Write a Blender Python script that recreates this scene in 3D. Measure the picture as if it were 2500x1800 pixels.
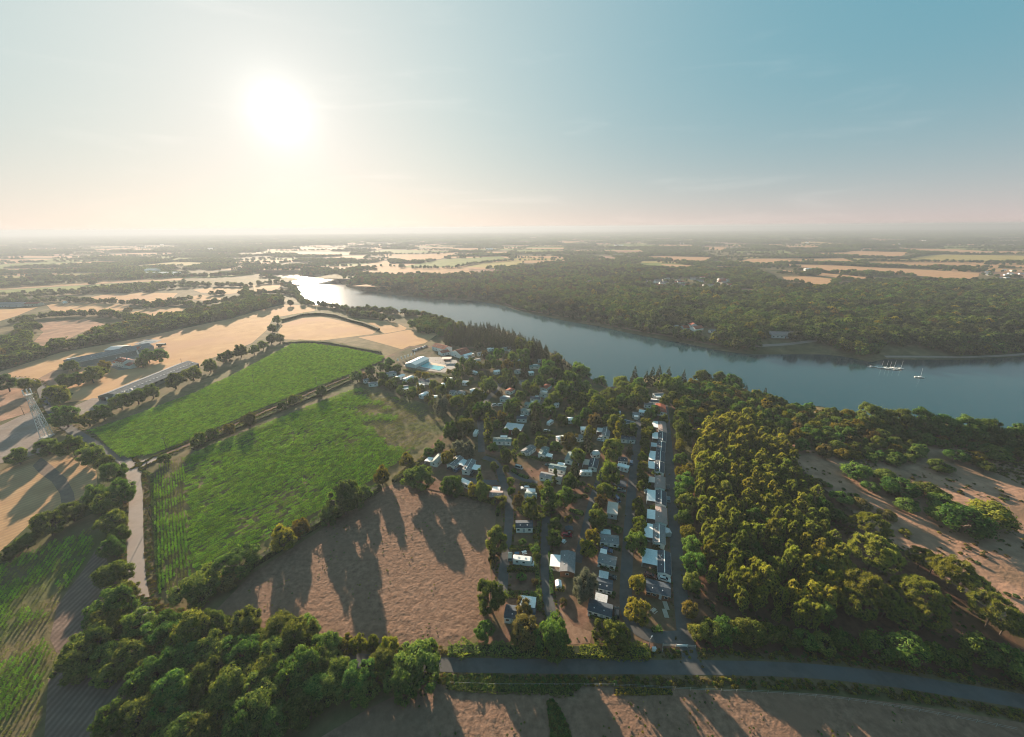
import bpy, math, random
import numpy as np
from mathutils import Vector, Matrix

random.seed(7); RNG = np.random.default_rng(7)
SC = bpy.context.scene
COL = SC.collection
for o in list(bpy.data.objects): bpy.data.objects.remove(o, do_unlink=True)

# ------------------------------------------------------------------ camera, sky, sun, exposure
CAMZ, FPX, ROLL = 120.0, 970.0, -0.0076
PITCH = math.atan(345.0 / FPX)
_cp, _sp, _cr, _sr = math.cos(PITCH), math.sin(PITCH), math.cos(ROLL), math.sin(ROLL)
_f = np.array([0, _cp, -_sp]); _u0 = np.array([0, _sp, _cp]); _r0 = np.array([1.0, 0, 0])
_r = _cr * _r0 + _sr * _u0; _u = -_sr * _r0 + _cr * _u0
cam_d = bpy.data.cameras.new("camera"); cam = bpy.data.objects.new("camera", cam_d); COL.objects.link(cam)
cam_d.sensor_width = 36.0; cam_d.lens = 36.0 * FPX / 2500.0; cam_d.clip_start = 1.0; cam_d.clip_end = 120000.0
M = Matrix(((_r[0], _u[0], -_f[0], 0), (_r[1], _u[1], -_f[1], 0), (_r[2], _u[2], -_f[2], CAMZ), (0, 0, 0, 1)))
cam.matrix_world = M
SC.camera = cam

def ray(u, v):
    d = _r * ((u - 1250.0) / FPX) + _u * ((900.0 - v) / FPX) + _f
    return d
sd = ray(683, 275); sd = sd / np.linalg.norm(sd)
SUN = Vector(sd)                                   # towards the sun
SUN_EL = math.asin(SUN.z); SUN_AZ = math.atan2(SUN.x, SUN.y)
sun_d = bpy.data.lights.new("sun", 'SUN'); sun = bpy.data.objects.new("sun", sun_d); COL.objects.link(sun)
sun_d.energy = 5.0; sun_d.angle = math.radians(0.5); sun_d.color = (1.0, 0.79, 0.58)
sun.rotation_euler = SUN.to_track_quat('Z', 'Y').to_euler()

world = bpy.data.worlds.new("World"); SC.world = world; world.use_nodes = True
wt = world.node_tree; wt.nodes.clear()
def N(t, kind, **kw):
    n = t.nodes.new(kind)
    for k, v in kw.items():
        if k.startswith('i_'): n.inputs[k[2:].replace('_', ' ')].default_value = v
        else: setattr(n, k, v)
    return n
wo = N(wt, 'ShaderNodeOutputWorld'); bg = N(wt, 'ShaderNodeBackground')
sky = N(wt, 'ShaderNodeTexSky', sky_type='NISHITA', sun_disc=False)
sky.sun_elevation = SUN_EL; sky.sun_rotation = SUN_AZ; sky.altitude = 100; sky.air_density = 1.0; sky.dust_density = 2.2; sky.ozone_density = 2.0
# the veil of thin haze round the sun: light scattered forward by the air, falling off with the angle from the sun
tc = N(wt, 'ShaderNodeTexCoord')
dot = N(wt, 'ShaderNodeVectorMath', operation='DOT_PRODUCT'); dot.inputs[1].default_value = SUN
wt.links.new(tc.outputs['Generated'], dot.inputs[0])
def wmath(op, a, b=None):
    n = N(wt, 'ShaderNodeMath', operation=op)
    for i, x in enumerate((a, b)):
        if x is None: continue
        if isinstance(x, (int, float)): n.inputs[i].default_value = x
        else: wt.links.new(x, n.inputs[i])
    return n.outputs[0]
pos = wmath('MAXIMUM', dot.outputs['Value'], 0.0)
def wcol(fac, col):
    n = N(wt, 'ShaderNodeMix', data_type='RGBA', blend_type='MULTIPLY'); n.inputs[0].default_value = 1.0
    wt.links.new(fac, n.inputs[6]); n.inputs[7].default_value = (*col, 1); return n.outputs[2]
def wadd(a, b):
    n = N(wt, 'ShaderNodeMix', data_type='RGBA', blend_type='ADD'); n.inputs[0].default_value = 1.0
    wt.links.new(a, n.inputs[6]); wt.links.new(b, n.inputs[7]); return n.outputs[2]
gam = N(wt, 'ShaderNodeGamma'); gam.inputs[1].default_value = 0.10      # the sky's brightness range as the photograph holds it
wt.links.new(sky.outputs[0], gam.inputs[0])
base = N(wt, 'ShaderNodeMix', data_type='RGBA', blend_type='MULTIPLY'); base.inputs[0].default_value = 1.0
wt.links.new(gam.outputs[0], base.inputs[6]); base.inputs[7].default_value = (.648, 1.89, .873, 1)
c = base.outputs[2]
c = wadd(c, wcol(wmath('ADD', wmath('MULTIPLY', pos, 0.0), 1.0), (.14, .10, 1.70)))
for p, s, colr in ((4.0, 2.55, (1, .64, .48)), (30.0, .67, (1, .12, .3)), (10.0, .35, (1, .8, .6)), (160.0, .5, (1, .9, .8)), (700.0, 1.6, (1, .95, .88)), (3200.0, 4.0, (1, .97, .9))):
    c = wadd(c, wcol(wmath('MULTIPLY', wmath('POWER', pos, p), s), colr))
# warm low band of haze along the horizon
sep = N(wt, 'ShaderNodeSeparateXYZ'); wt.links.new(tc.outputs['Generated'], sep.inputs[0])
hz = wmath('POWER', wmath('SUBTRACT', 1.0, wmath('MINIMUM', wmath('ABSOLUTE', sep.outputs[2]), 1.0)), 8.0)
c = wadd(c, wcol(wmath('MULTIPLY', hz, 3.0), (1.0, .39, .14)))
# thin streaks of high cloud
cm = N(wt, 'ShaderNodeMapping'); cm.inputs['Scale'].default_value = (1.6, 1.6, 11.0); cm.inputs['Rotation'].default_value = (0, .10, 0); wt.links.new(tc.outputs['Generated'], cm.inputs[0])
cn = N(wt, 'ShaderNodeTexNoise'); cn.inputs['Scale'].default_value = 2.2; cn.inputs['Detail'].default_value = 7; cn.inputs['Roughness'].default_value = .55; cn.inputs['Distortion'].default_value = .6; wt.links.new(cm.outputs[0], cn.inputs['Vector'])
cr = N(wt, 'ShaderNodeMapRange'); cr.interpolation_type = 'SMOOTHSTEP'; cr.inputs[1].default_value = .53; cr.inputs[2].default_value = .85; cr.inputs[3].default_value = 0; cr.inputs[4].default_value = .55; wt.links.new(cn.outputs[0], cr.inputs[0])
c = wadd(c, wcol(cr.outputs[0], (1.0, .80, .70)))
c = wcol(c, (.93, .93, .93))
wt.links.new(c, bg.inputs[0]); bg.inputs[1].default_value = 0.050
wt.links.new(bg.outputs[0], wo.inputs[0])

vs = SC.view_settings; vs.view_transform = 'Standard'; vs.look = 'None'; vs.gamma = 1.0; vs.use_curve_mapping = False; vs.exposure = 1.95
SC.render.engine = 'CYCLES'
cy = SC.cycles
cy.use_denoising = True; cy.max_bounces = 6; cy.diffuse_bounces = 2; cy.glossy_bounces = 2; cy.transmission_bounces = 3; cy.transparent_max_bounces = 4
cy.volume_bounces = 0; cy.caustics_reflective = False; cy.caustics_refractive = False; cy.sample_clamp_indirect = 6.0
cy.use_light_tree = False; cy.pixel_filter_type = 'BLACKMAN_HARRIS'; cy.filter_width = 1.05

# ------------------------------------------------------------------ projection helpers
CAM = np.array([0, 0, CAMZ])
def P(u, v, z=0.0):
    d = ray(u, v); t = (z - CAMZ) / d[2]
    p = CAM + d * t
    return np.array([p[0], p[1], z])
def depth(p):
    return float(np.dot(np.asarray(p) - CAM, _f))
WATER = -10.0
far_px = [(560,671.5),(640,669.5),(671,668.5),(748,673),(797,678.5),(822,683),(829,687),(835,694),(847,700),(872,706.5),(909,713),(970,721),(1032,728),(1094,732),(1155,734),(1186,738),
          (1233,748),(1264,758),(1300,767),(1379,783),(1459,796),(1512,808),(1591,824),(1670,838),(1723,849),(1776,859),(1829,865),(1882,866),(1951,865),(2014,866),(2060,871),(2100,879),
          (2128,884),(2160,877),(2252,878),(2358,878),(2464,873),(2500,870),(2700,855),(3200,835)]
near_px = [(3200,1180),(2700,1110),(2500,1062),(2400,1050),(2300,1030),(2200,1022),(2100,1012),(2000,992),(1930,990),(1900,972),(1800,956),(1700,938),(1640,925),(1600,916),(1560,925),(1520,945),(1490,965),
           (1475,972),(1455,960),(1440,940),(1420,912),(1400,897),(1380,880),(1340,858),(1300,842),(1264,820),(1233,808),(1156,802),(1131,792),(1094,781),(1047,773),(1001,764),(950,760),(909,760),(862,757),
           (825,752),(785,746),(745,739),(736,727),(726,710),(722,696),(702,688),(674,675),(640,671.5),(560,673.5)]
RIV = np.array([P(u, v, WATER)[:2] for u, v in far_px + near_px])
def inside(poly, x, y):
    poly = np.asarray(poly); X = np.asarray(x, float); Y = np.asarray(y, float); out = np.zeros(X.shape, bool)
    (a0, b0), (a1, b1) = poly[:, :2].min(0), poly[:, :2].max(0); box = (X >= a0) & (X <= a1) & (Y >= b0) & (Y <= b1)
    if not box.any(): return out
    x = X[box]; y = Y[box]; r = np.zeros(x.shape, bool); n = len(poly); j = n - 1
    for i in range(n):
        xi, yi = poly[i][:2]; xj, yj = poly[j][:2]
        if yi != yj:
            r ^= ((yi > y) != (yj > y)) & (x < (xj - xi) * (y - yi) / (yj - yi) + xi)
        j = i
    out[box] = r; return out
def dist_poly(poly, x, y, closed=True):
    poly = np.asarray(poly)[:, :2]; x = np.asarray(x, float); y = np.asarray(y, float)
    best = np.full(x.shape, 1e18); n = len(poly)
    for i in range(n if closed else n - 1):
        a = poly[i]; b = poly[(i + 1) % n]; d = b - a; L = d @ d + 1e-9
        t = np.clip(((x - a[0]) * d[0] + (y - a[1]) * d[1]) / L, 0, 1)
        best = np.minimum(best, (x - a[0] - t * d[0]) ** 2 + (y - a[1] - t * d[1]) ** 2)
    return np.sqrt(best)
def height(x, y):
    x = np.asarray(x, float); y = np.asarray(y, float)
    d = dist_poly(RIV, x, y); ins = inside(RIV, x, y)
    t = np.clip(d / 42.0, 0, 1); s = t * t * (3 - 2 * t)
    h = np.where(ins, WATER - np.minimum(d * .25, 4.0), WATER + .15 + (-WATER - .15) * s)
    return h
def G(u, v):
    z = 0.0
    for _ in range(5):
        p = P(u, v, z); z = float(height(p[0:1], p[1:2])[0])
    return P(u, v, z)
def hz_at(x, y): return float(height(np.array([x]), np.array([y]))[0])
def PP(pts, z=0.0): return [P(u, v, z) for u, v in pts]

def vnoise(x, y, scale, seed=0):
    """value noise, about -1..1"""
    x = np.asarray(x) / scale; y = np.asarray(y) / scale
    xi = np.floor(x).astype(np.int64); yi = np.floor(y).astype(np.int64); fx = x - xi; fy = y - yi
    def h(a, b):
        n = (a * 374761393 + b * 668265263 + seed * 1274126177) & 0x7fffffff
        n = ((n ^ (n >> 13)) * 1274126177) & 0x7fffffff
        return ((n ^ (n >> 16)) & 0xffff) / 32767.5 - 1
    fx = fx * fx * (3 - 2 * fx); fy = fy * fy * (3 - 2 * fy)
    return (h(xi, yi) * (1 - fx) + h(xi + 1, yi) * fx) * (1 - fy) + (h(xi, yi + 1) * (1 - fx) + h(xi + 1, yi + 1) * fx) * fy

# ------------------------------------------------------------------ object helpers
def tag(o, label=None, cat=None, group=None, kind=None):
    if label: o['label'] = label
    if cat: o['category'] = cat
    if group: o['group'] = group
    if kind: o['kind'] = kind
    return o
def link(o, parent=None):
    COL.objects.link(o)
    if parent is not None: o.parent = parent
    return o
def mesh_obj(name, V, Fc, m, parent=None, smooth=False, me=None):
    if me is None: me = mesh_data(name, V, Fc, m, smooth)
    return link(bpy.data.objects.new(name, me), parent)
def mesh_data(name, V, Fc, m, smooth=False):
    me = bpy.data.meshes.new(name)
    me.from_pydata([tuple(map(float, v)) for v in V], [], Fc)
    for x in (m if isinstance(m, (list, tuple)) else [m]): me.materials.append(x)
    if smooth:
        me.polygons.foreach_set('use_smooth', [True] * len(me.polygons))
    me.update(); return me
def fast_mesh(name, V, quads, mats, mi=None, tris=None):
    """V (n,3) array, quads (m,4) array"""
    me = bpy.data.meshes.new(name); n = len(V); nq = len(quads); nt = 0 if tris is None else len(tris)
    me.vertices.add(n); me.vertices.foreach_set('co', np.asarray(V, np.float32).ravel())
    loops = np.asarray(quads, np.int32).ravel(); st = np.arange(nq) * 4; tot = np.full(nq, 4)
    if nt:
        loops = np.concatenate([loops, np.asarray(tris, np.int32).ravel()]); st = np.concatenate([st, nq * 4 + np.arange(nt) * 3]); tot = np.concatenate([tot, np.full(nt, 3)])
    me.loops.add(len(loops)); me.loops.foreach_set('vertex_index', loops)
    me.polygons.add(nq + nt); me.polygons.foreach_set('loop_start', st.astype(np.int32)); me.polygons.foreach_set('loop_total', tot.astype(np.int32))
    for x in (mats if isinstance(mats, (list, tuple)) else [mats]): me.materials.append(x)
    if mi is not None: me.polygons.foreach_set('material_index', np.asarray(mi, np.int32))
    me.update(calc_edges=True); me.validate(); return me
def empty(name, loc, rz=0.0):
    o = bpy.data.objects.new(name, None); COL.objects.link(o); o.location = loc; o.rotation_euler = (0, 0, rz); o.empty_display_size = .5; return o
class MB:
    """collects boxes, prisms and tubes into one mesh"""
    def __init__(s): s.v = []; s.f = []
    def box(s, x0, x1, y0, y1, z0, z1):
        b = len(s.v); s.v += [(x, y, z) for z in (z0, z1) for y in (y0, y1) for x in (x0, x1)]
        s.f += [tuple(b + i for i in q) for q in ((0, 2, 3, 1), (4, 5, 7, 6), (0, 1, 5, 4), (2, 6, 7, 3), (0, 4, 6, 2), (1, 3, 7, 5))]; return s
    def prism(s, prof, a, b, axis='x'):
        """profile points (p,z) extruded along axis from a to b"""
        n = len(prof); k = len(s.v)
        for t in (a, b):
            for p, z in prof: s.v.append((t, p, z) if axis == 'x' else (p, t, z))
        s.f.append(tuple(range(k, k + n))[::-1]); s.f.append(tuple(range(k + n, k + 2 * n)))
        for i in range(n): j = (i + 1) % n; s.f.append((k + i, k + j, k + n + j, k + n + i))
        return s
    def tube(s, p, q, r0, r1=None, n=6):
        r1 = r0 if r1 is None else r1; p = Vector(p); q = Vector(q); d = (q - p).normalized()
        a = d.orthogonal().normalized(); b = d.cross(a); k = len(s.v)
        for c, r in ((p, r0), (q, r1)):
            for i in range(n):
                t = 2 * math.pi * i / n; s.v.append(tuple(c + a * (r * math.cos(t)) + b * (r * math.sin(t))))
        for i in range(n): j = (i + 1) % n; s.f.append((k + i, k + j, k + n + j, k + n + i))
        s.f.append(tuple(range(k, k + n))[::-1]); s.f.append(tuple(range(k + n, k + 2 * n))); return s
    def quad(s, *pts):
        k = len(s.v); s.v += [tuple(p) for p in pts]; s.f.append(tuple(range(k, k + len(pts)))); return s
    def build(s, name, m, parent=None, smooth=False): return mesh_obj(name, s.v, s.f, m, parent, smooth)

# ------------------------------------------------------------------ materials
def new_mat(name):
    m = bpy.data.materials.new(name); m.use_nodes = True; t = m.node_tree; t.nodes.clear()
    out = N(t, 'ShaderNodeOutputMaterial'); return m, t, out
def mat_noise(name, c0, c1, scale=.2, detail=6, rough=.9, bump=0.0, bscale=1.0, c2=None, s2=.02, spec=.2, metal=0.0, stripe=None, bdist=.3, lo=.35, hi=.65):
    """world-position noise between two colours, optional second large-scale colour, stripes and bump"""
    m, t, out = new_mat(name); L = t.links.new
    b = N(t, 'ShaderNodeBsdfPrincipled'); L(b.outputs[0], out.inputs[0]); b.inputs['Roughness'].default_value = rough
    b.inputs['Specular IOR Level'].default_value = spec; b.inputs['Metallic'].default_value = metal
    g = N(t, 'ShaderNodeNewGeometry')
    n1 = N(t, 'ShaderNodeTexNoise'); n1.inputs['Scale'].default_value = scale; n1.inputs['Detail'].default_value = detail; n1.inputs['Roughness'].default_value = .65; L(g.outputs['Position'], n1.inputs['Vector'])
    r = N(t, 'ShaderNodeValToRGB'); r.color_ramp.elements[0].position = lo; r.color_ramp.elements[1].position = hi
    r.color_ramp.elements[0].color = (*c0, 1); r.color_ramp.elements[1].color = (*c1, 1); L(n1.outputs[0], r.inputs[0]); c = r.outputs[0]
    def mix(fac, a, colr):
        x = N(t, 'ShaderNodeMix', data_type='RGBA'); L(fac, x.inputs[0]); L(a, x.inputs[6]); x.inputs[7].default_value = (*colr, 1); return x.outputs[2]
    if c2 is not None:
        n2 = N(t, 'ShaderNodeTexNoise'); n2.inputs['Scale'].default_value = s2; n2.inputs['Detail'].default_value = 5; L(g.outputs['Position'], n2.inputs['Vector'])
        r2 = N(t, 'ShaderNodeMapRange'); r2.inputs[1].default_value = .45; r2.inputs[2].default_value = .65; L(n2.outputs[0], r2.inputs[0]); c = mix(r2.outputs[0], c, c2)
    if stripe is not None:
        ang, sp, colr, amt = stripe
        mp = N(t, 'ShaderNodeMapping'); mp.inputs['Rotation'].default_value = (0, 0, ang); L(g.outputs['Position'], mp.inputs[0])
        w = N(t, 'ShaderNodeTexWave', wave_type='BANDS', bands_direction='X'); w.inputs['Scale'].default_value = 2 * math.pi / (20 * sp); w.inputs['Distortion'].default_value = .7; w.inputs['Detail'].default_value = 2; w.inputs['Detail Scale'].default_value = .4
        L(mp.outputs[0], w.inputs[0])
        k = N(t, 'ShaderNodeMath', operation='MULTIPLY'); L(w.outputs[1], k.inputs[0]); k.inputs[1].default_value = amt; c = mix(k.outputs[0], c, colr)
    L(c, b.inputs['Base Color'])
    if bump:
        n3 = N(t, 'ShaderNodeTexNoise'); n3.inputs['Scale'].default_value = bscale; n3.inputs['Detail'].default_value = 4; n3.inputs['Roughness'].default_value = .6; L(g.outputs['Position'], n3.inputs['Vector'])
        bp = N(t, 'ShaderNodeBump'); bp.inputs['Strength'].default_value = bump; bp.inputs['Distance'].default_value = bdist; L(n3.outputs[0], bp.inputs['Height']); L(bp.outputs[0], b.inputs['Normal'])
    return m
def mat_flat(name, colr, rough=.6, spec=.3, metal=0.0, var=.12, vs_=1.5):
    """plain paint, sheet or wood: a little grime and unevenness"""
    a = tuple(max(0, x * (1 - var)) for x in colr); b = tuple(min(1, x * (1 + var * .5)) for x in colr)
    return mat_noise(name, a, b, scale=vs_, detail=5, rough=rough, spec=spec, metal=metal)
# ------------------------------------------------------------------ terrain, water
M_ground = mat_noise('scrub_ground', (.085, .080, .036), (.20, .15, .080), scale=.09, detail=9, c2=(.050, .062, .024), s2=.012, bump=.5, bscale=.6, bdist=.5, spec=.03)
def geo_axis(core0, core1, step, far0, far1):
    a = list(np.arange(core0, core1 + .1, step)); s = step; lo = []; x = core0
    while x > far0: s *= 1.35; x -= s; lo.append(x)
    s = step; x = a[-1]; hi = []
    while x < far1: s *= 1.35; x += s; hi.append(x)
    return np.array(lo[::-1] + a + hi)
gx = geo_axis(-1150, 900, 6.0, -60000, 60000); gy = geo_axis(60, 1500, 6.0, -3000, 62000)
XX, YY = np.meshgrid(gx, gy)
HH = height(XX.ravel(), YY.ravel())
nx, ny = len(gx), len(gy)
ii = (np.arange(ny - 1)[:, None] * nx + np.arange(nx - 1)[None, :]).ravel()
gq = np.stack([ii, ii + 1, ii + nx + 1, ii + nx], 1)
HG = HH.reshape(ny, nx)
def height(x, y):
    x = np.asarray(x, float); y = np.asarray(y, float)
    i = np.clip(np.searchsorted(gx, x) - 1, 0, nx - 2); j = np.clip(np.searchsorted(gy, y) - 1, 0, ny - 2)
    a = (x - gx[i]) / (gx[i + 1] - gx[i]); b = (y - gy[j]) / (gy[j + 1] - gy[j])
    return (HG[j, i] * (1 - a) + HG[j, i + 1] * a) * (1 - b) + (HG[j + 1, i] * (1 - a) + HG[j + 1, i + 1] * a) * b
gme = fast_mesh('ground', np.stack([XX.ravel(), YY.ravel(), HH], 1), gq, M_ground)
gme.polygons.foreach_set('use_smooth', [True] * len(gme.polygons))
ground = link(bpy.data.objects.new('ground', gme)); tag(ground, kind='structure')

def mat_water():
    m, t, out = new_mat('water'); L = t.links.new
    b = N(t, 'ShaderNodeBsdfPrincipled'); L(b.outputs[0], out.inputs[0])
    b.inputs['Base Color'].default_value = (.010, .050, .060, 1); b.inputs['Roughness'].default_value = .12; b.inputs['IOR'].default_value = 1.5; b.inputs['Specular IOR Level'].default_value = .5
    g = N(t, 'ShaderNodeNewGeometry')
    n0 = N(t, 'ShaderNodeTexNoise'); n0.inputs['Scale'].default_value = .011; n0.inputs['Detail'].default_value = 5; mp0 = N(t, 'ShaderNodeMapping'); mp0.inputs['Rotation'].default_value = (0, 0, .55); mp0.inputs['Scale'].default_value = (.45, 2.2, 1); L(g.outputs['Position'], mp0.inputs[0]); L(mp0.outputs[0], n0.inputs['Vector'])
    n1 = N(t, 'ShaderNodeTexNoise'); n1.inputs['Scale'].default_value = .45; n1.inputs['Detail'].default_value = 5; n1.inputs['Roughness'].default_value = .6
    mp = N(t, 'ShaderNodeMapping'); mp.inputs['Scale'].default_value = (1, 1.7, 1); mp.inputs['Rotation'].default_value = (0, 0, .5); L(g.outputs['Position'], mp.inputs[0]); L(mp.outputs[0], n1.inputs['Vector'])
    mr = N(t, 'ShaderNodeMapRange'); mr.inputs[1].default_value = .42; mr.inputs[2].default_value = .58; mr.inputs[3].default_value = .01; mr.inputs[4].default_value = .16; L(n0.outputs[0], mr.inputs[0])
    bp = N(t, 'ShaderNodeBump'); bp.inputs['Distance'].default_value = .25; L(mr.outputs[0], bp.inputs['Strength']); L(n1.outputs[0], bp.inputs['Height']); L(bp.outputs[0], b.inputs['Normal'])
    return m
def poly_obj(name, pts, z, m, **kw):
    V = [(p[0], p[1], z) for p in pts]
    a = sum(V[i][0] * V[(i + 1) % len(V)][1] - V[(i + 1) % len(V)][0] * V[i][1] for i in range(len(V)))
    if a < 0: V = V[::-1]
    o = mesh_obj(name, V, [tuple(range(len(V)))], m); tag(o, kind='structure', **kw); return o
poly_obj('river', RIV, WATER, mat_water())

# ------------------------------------------------------------------ fields (drawn on the plateau, each sheet a little above the last)
TAN = mat_noise('dry_grass_field', (.40, .235, .118), (.51, .315, .160), scale=.05, detail=8, c2=(.43, .25, .145), s2=.015, bump=.45, bscale=.8, bdist=.35, spec=.03)
TAN2 = mat_noise('stubble_field', (.42, .245, .135), (.53, .32, .18), scale=.06, detail=8, bump=.4, bscale=.7, stripe=(.35, 6.0, (.36, .22, .12), .55), bdist=.3, spec=.03)
TANL = mat_noise('striped_stubble', (.33, .20, .105), (.44, .28, .150), scale=.08, detail=8, bump=.5, bscale=.9, stripe=(.62, 2.6, (.24, .15, .095), .45), bdist=.3, spec=.03)
GREEN = mat_noise('green_pasture', (.13, .17, .045), (.20, .23, .07), scale=.03, detail=7, bump=.3, bscale=.6, spec=.03)
OLIVE = mat_noise('olive_meadow', (.30, .25, .09), (.38, .31, .12), scale=.02, detail=7, bump=.3, bscale=.6, spec=.03)
BROWN = mat_noise('bare_earth', (.135, .083, .058), (.255, .158, .110), scale=.5, detail=8, c2=(.19, .115, .08), s2=.05, bump=.6, bscale=1.1, bdist=.35, spec=.03)
MARGIN = mat_noise('field_margin', (.115, .10, .048), (.21, .165, .085), scale=.25, detail=8, c2=(.085, .10, .036), s2=.06, bump=.5, bscale=1.0, spec=.03)
SOIL = mat_noise('corn_soil', (.095, .082, .040), (.16, .125, .066), scale=.3, detail=8, c2=(.085, .10, .035), s2=.05, bump=.5, bscale=1.2, spec=.03)
PLOUGH = mat_noise('ploughed_soil', (.15, .105, .085), (.22, .155, .125), scale=.35, detail=8, bump=.5, bscale=1.0, stripe=(-.10, 1.6, (.10, .07, .058), .7), spec=.03)
GRAVEL = mat_noise('gravel_yard', (.20, .165, .145), (.29, .24, .21), scale=.5, detail=8, bump=.4, bscale=2.0, c2=(.22, .17, .14), s2=.06, spec=.03)
ROUGH = mat_noise('rough_pasture', (.25, .145, .098), (.42, .245, .165), scale=.12, detail=9, c2=(.20, .13, .085), s2=.04, bump=.6, bscale=.5, bdist=.6, spec=.03)
CAMP = mat_noise('campsite_earth', (.115, .066, .046), (.215, .124, .086), scale=.28, detail=9, c2=(.105, .085, .045), s2=.05, bump=.4, bscale=1.5, spec=.03)
LITTER = mat_noise('pine_litter', (.085, .046, .031), (.15, .080, .050), scale=.4, detail=9, c2=(.085, .06, .035), s2=.06, bump=.5, bscale=1.2, spec=.03)
SHADEG = mat_noise('shade_painted_turf', (.060, .058, .030), (.135, .100, .058), scale=.22, detail=9, c2=(.050, .062, .026), s2=.07, bump=.5, bscale=1.4, spec=.03)  # dark grass and litter, with the tall trees' shade put into the colour
DARKST = mat_noise('dark_plough_band', (.135, .10, .082), (.20, .15, .12), scale=.4, detail=8, bump=.5, bscale=1.0, spec=.03)
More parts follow.
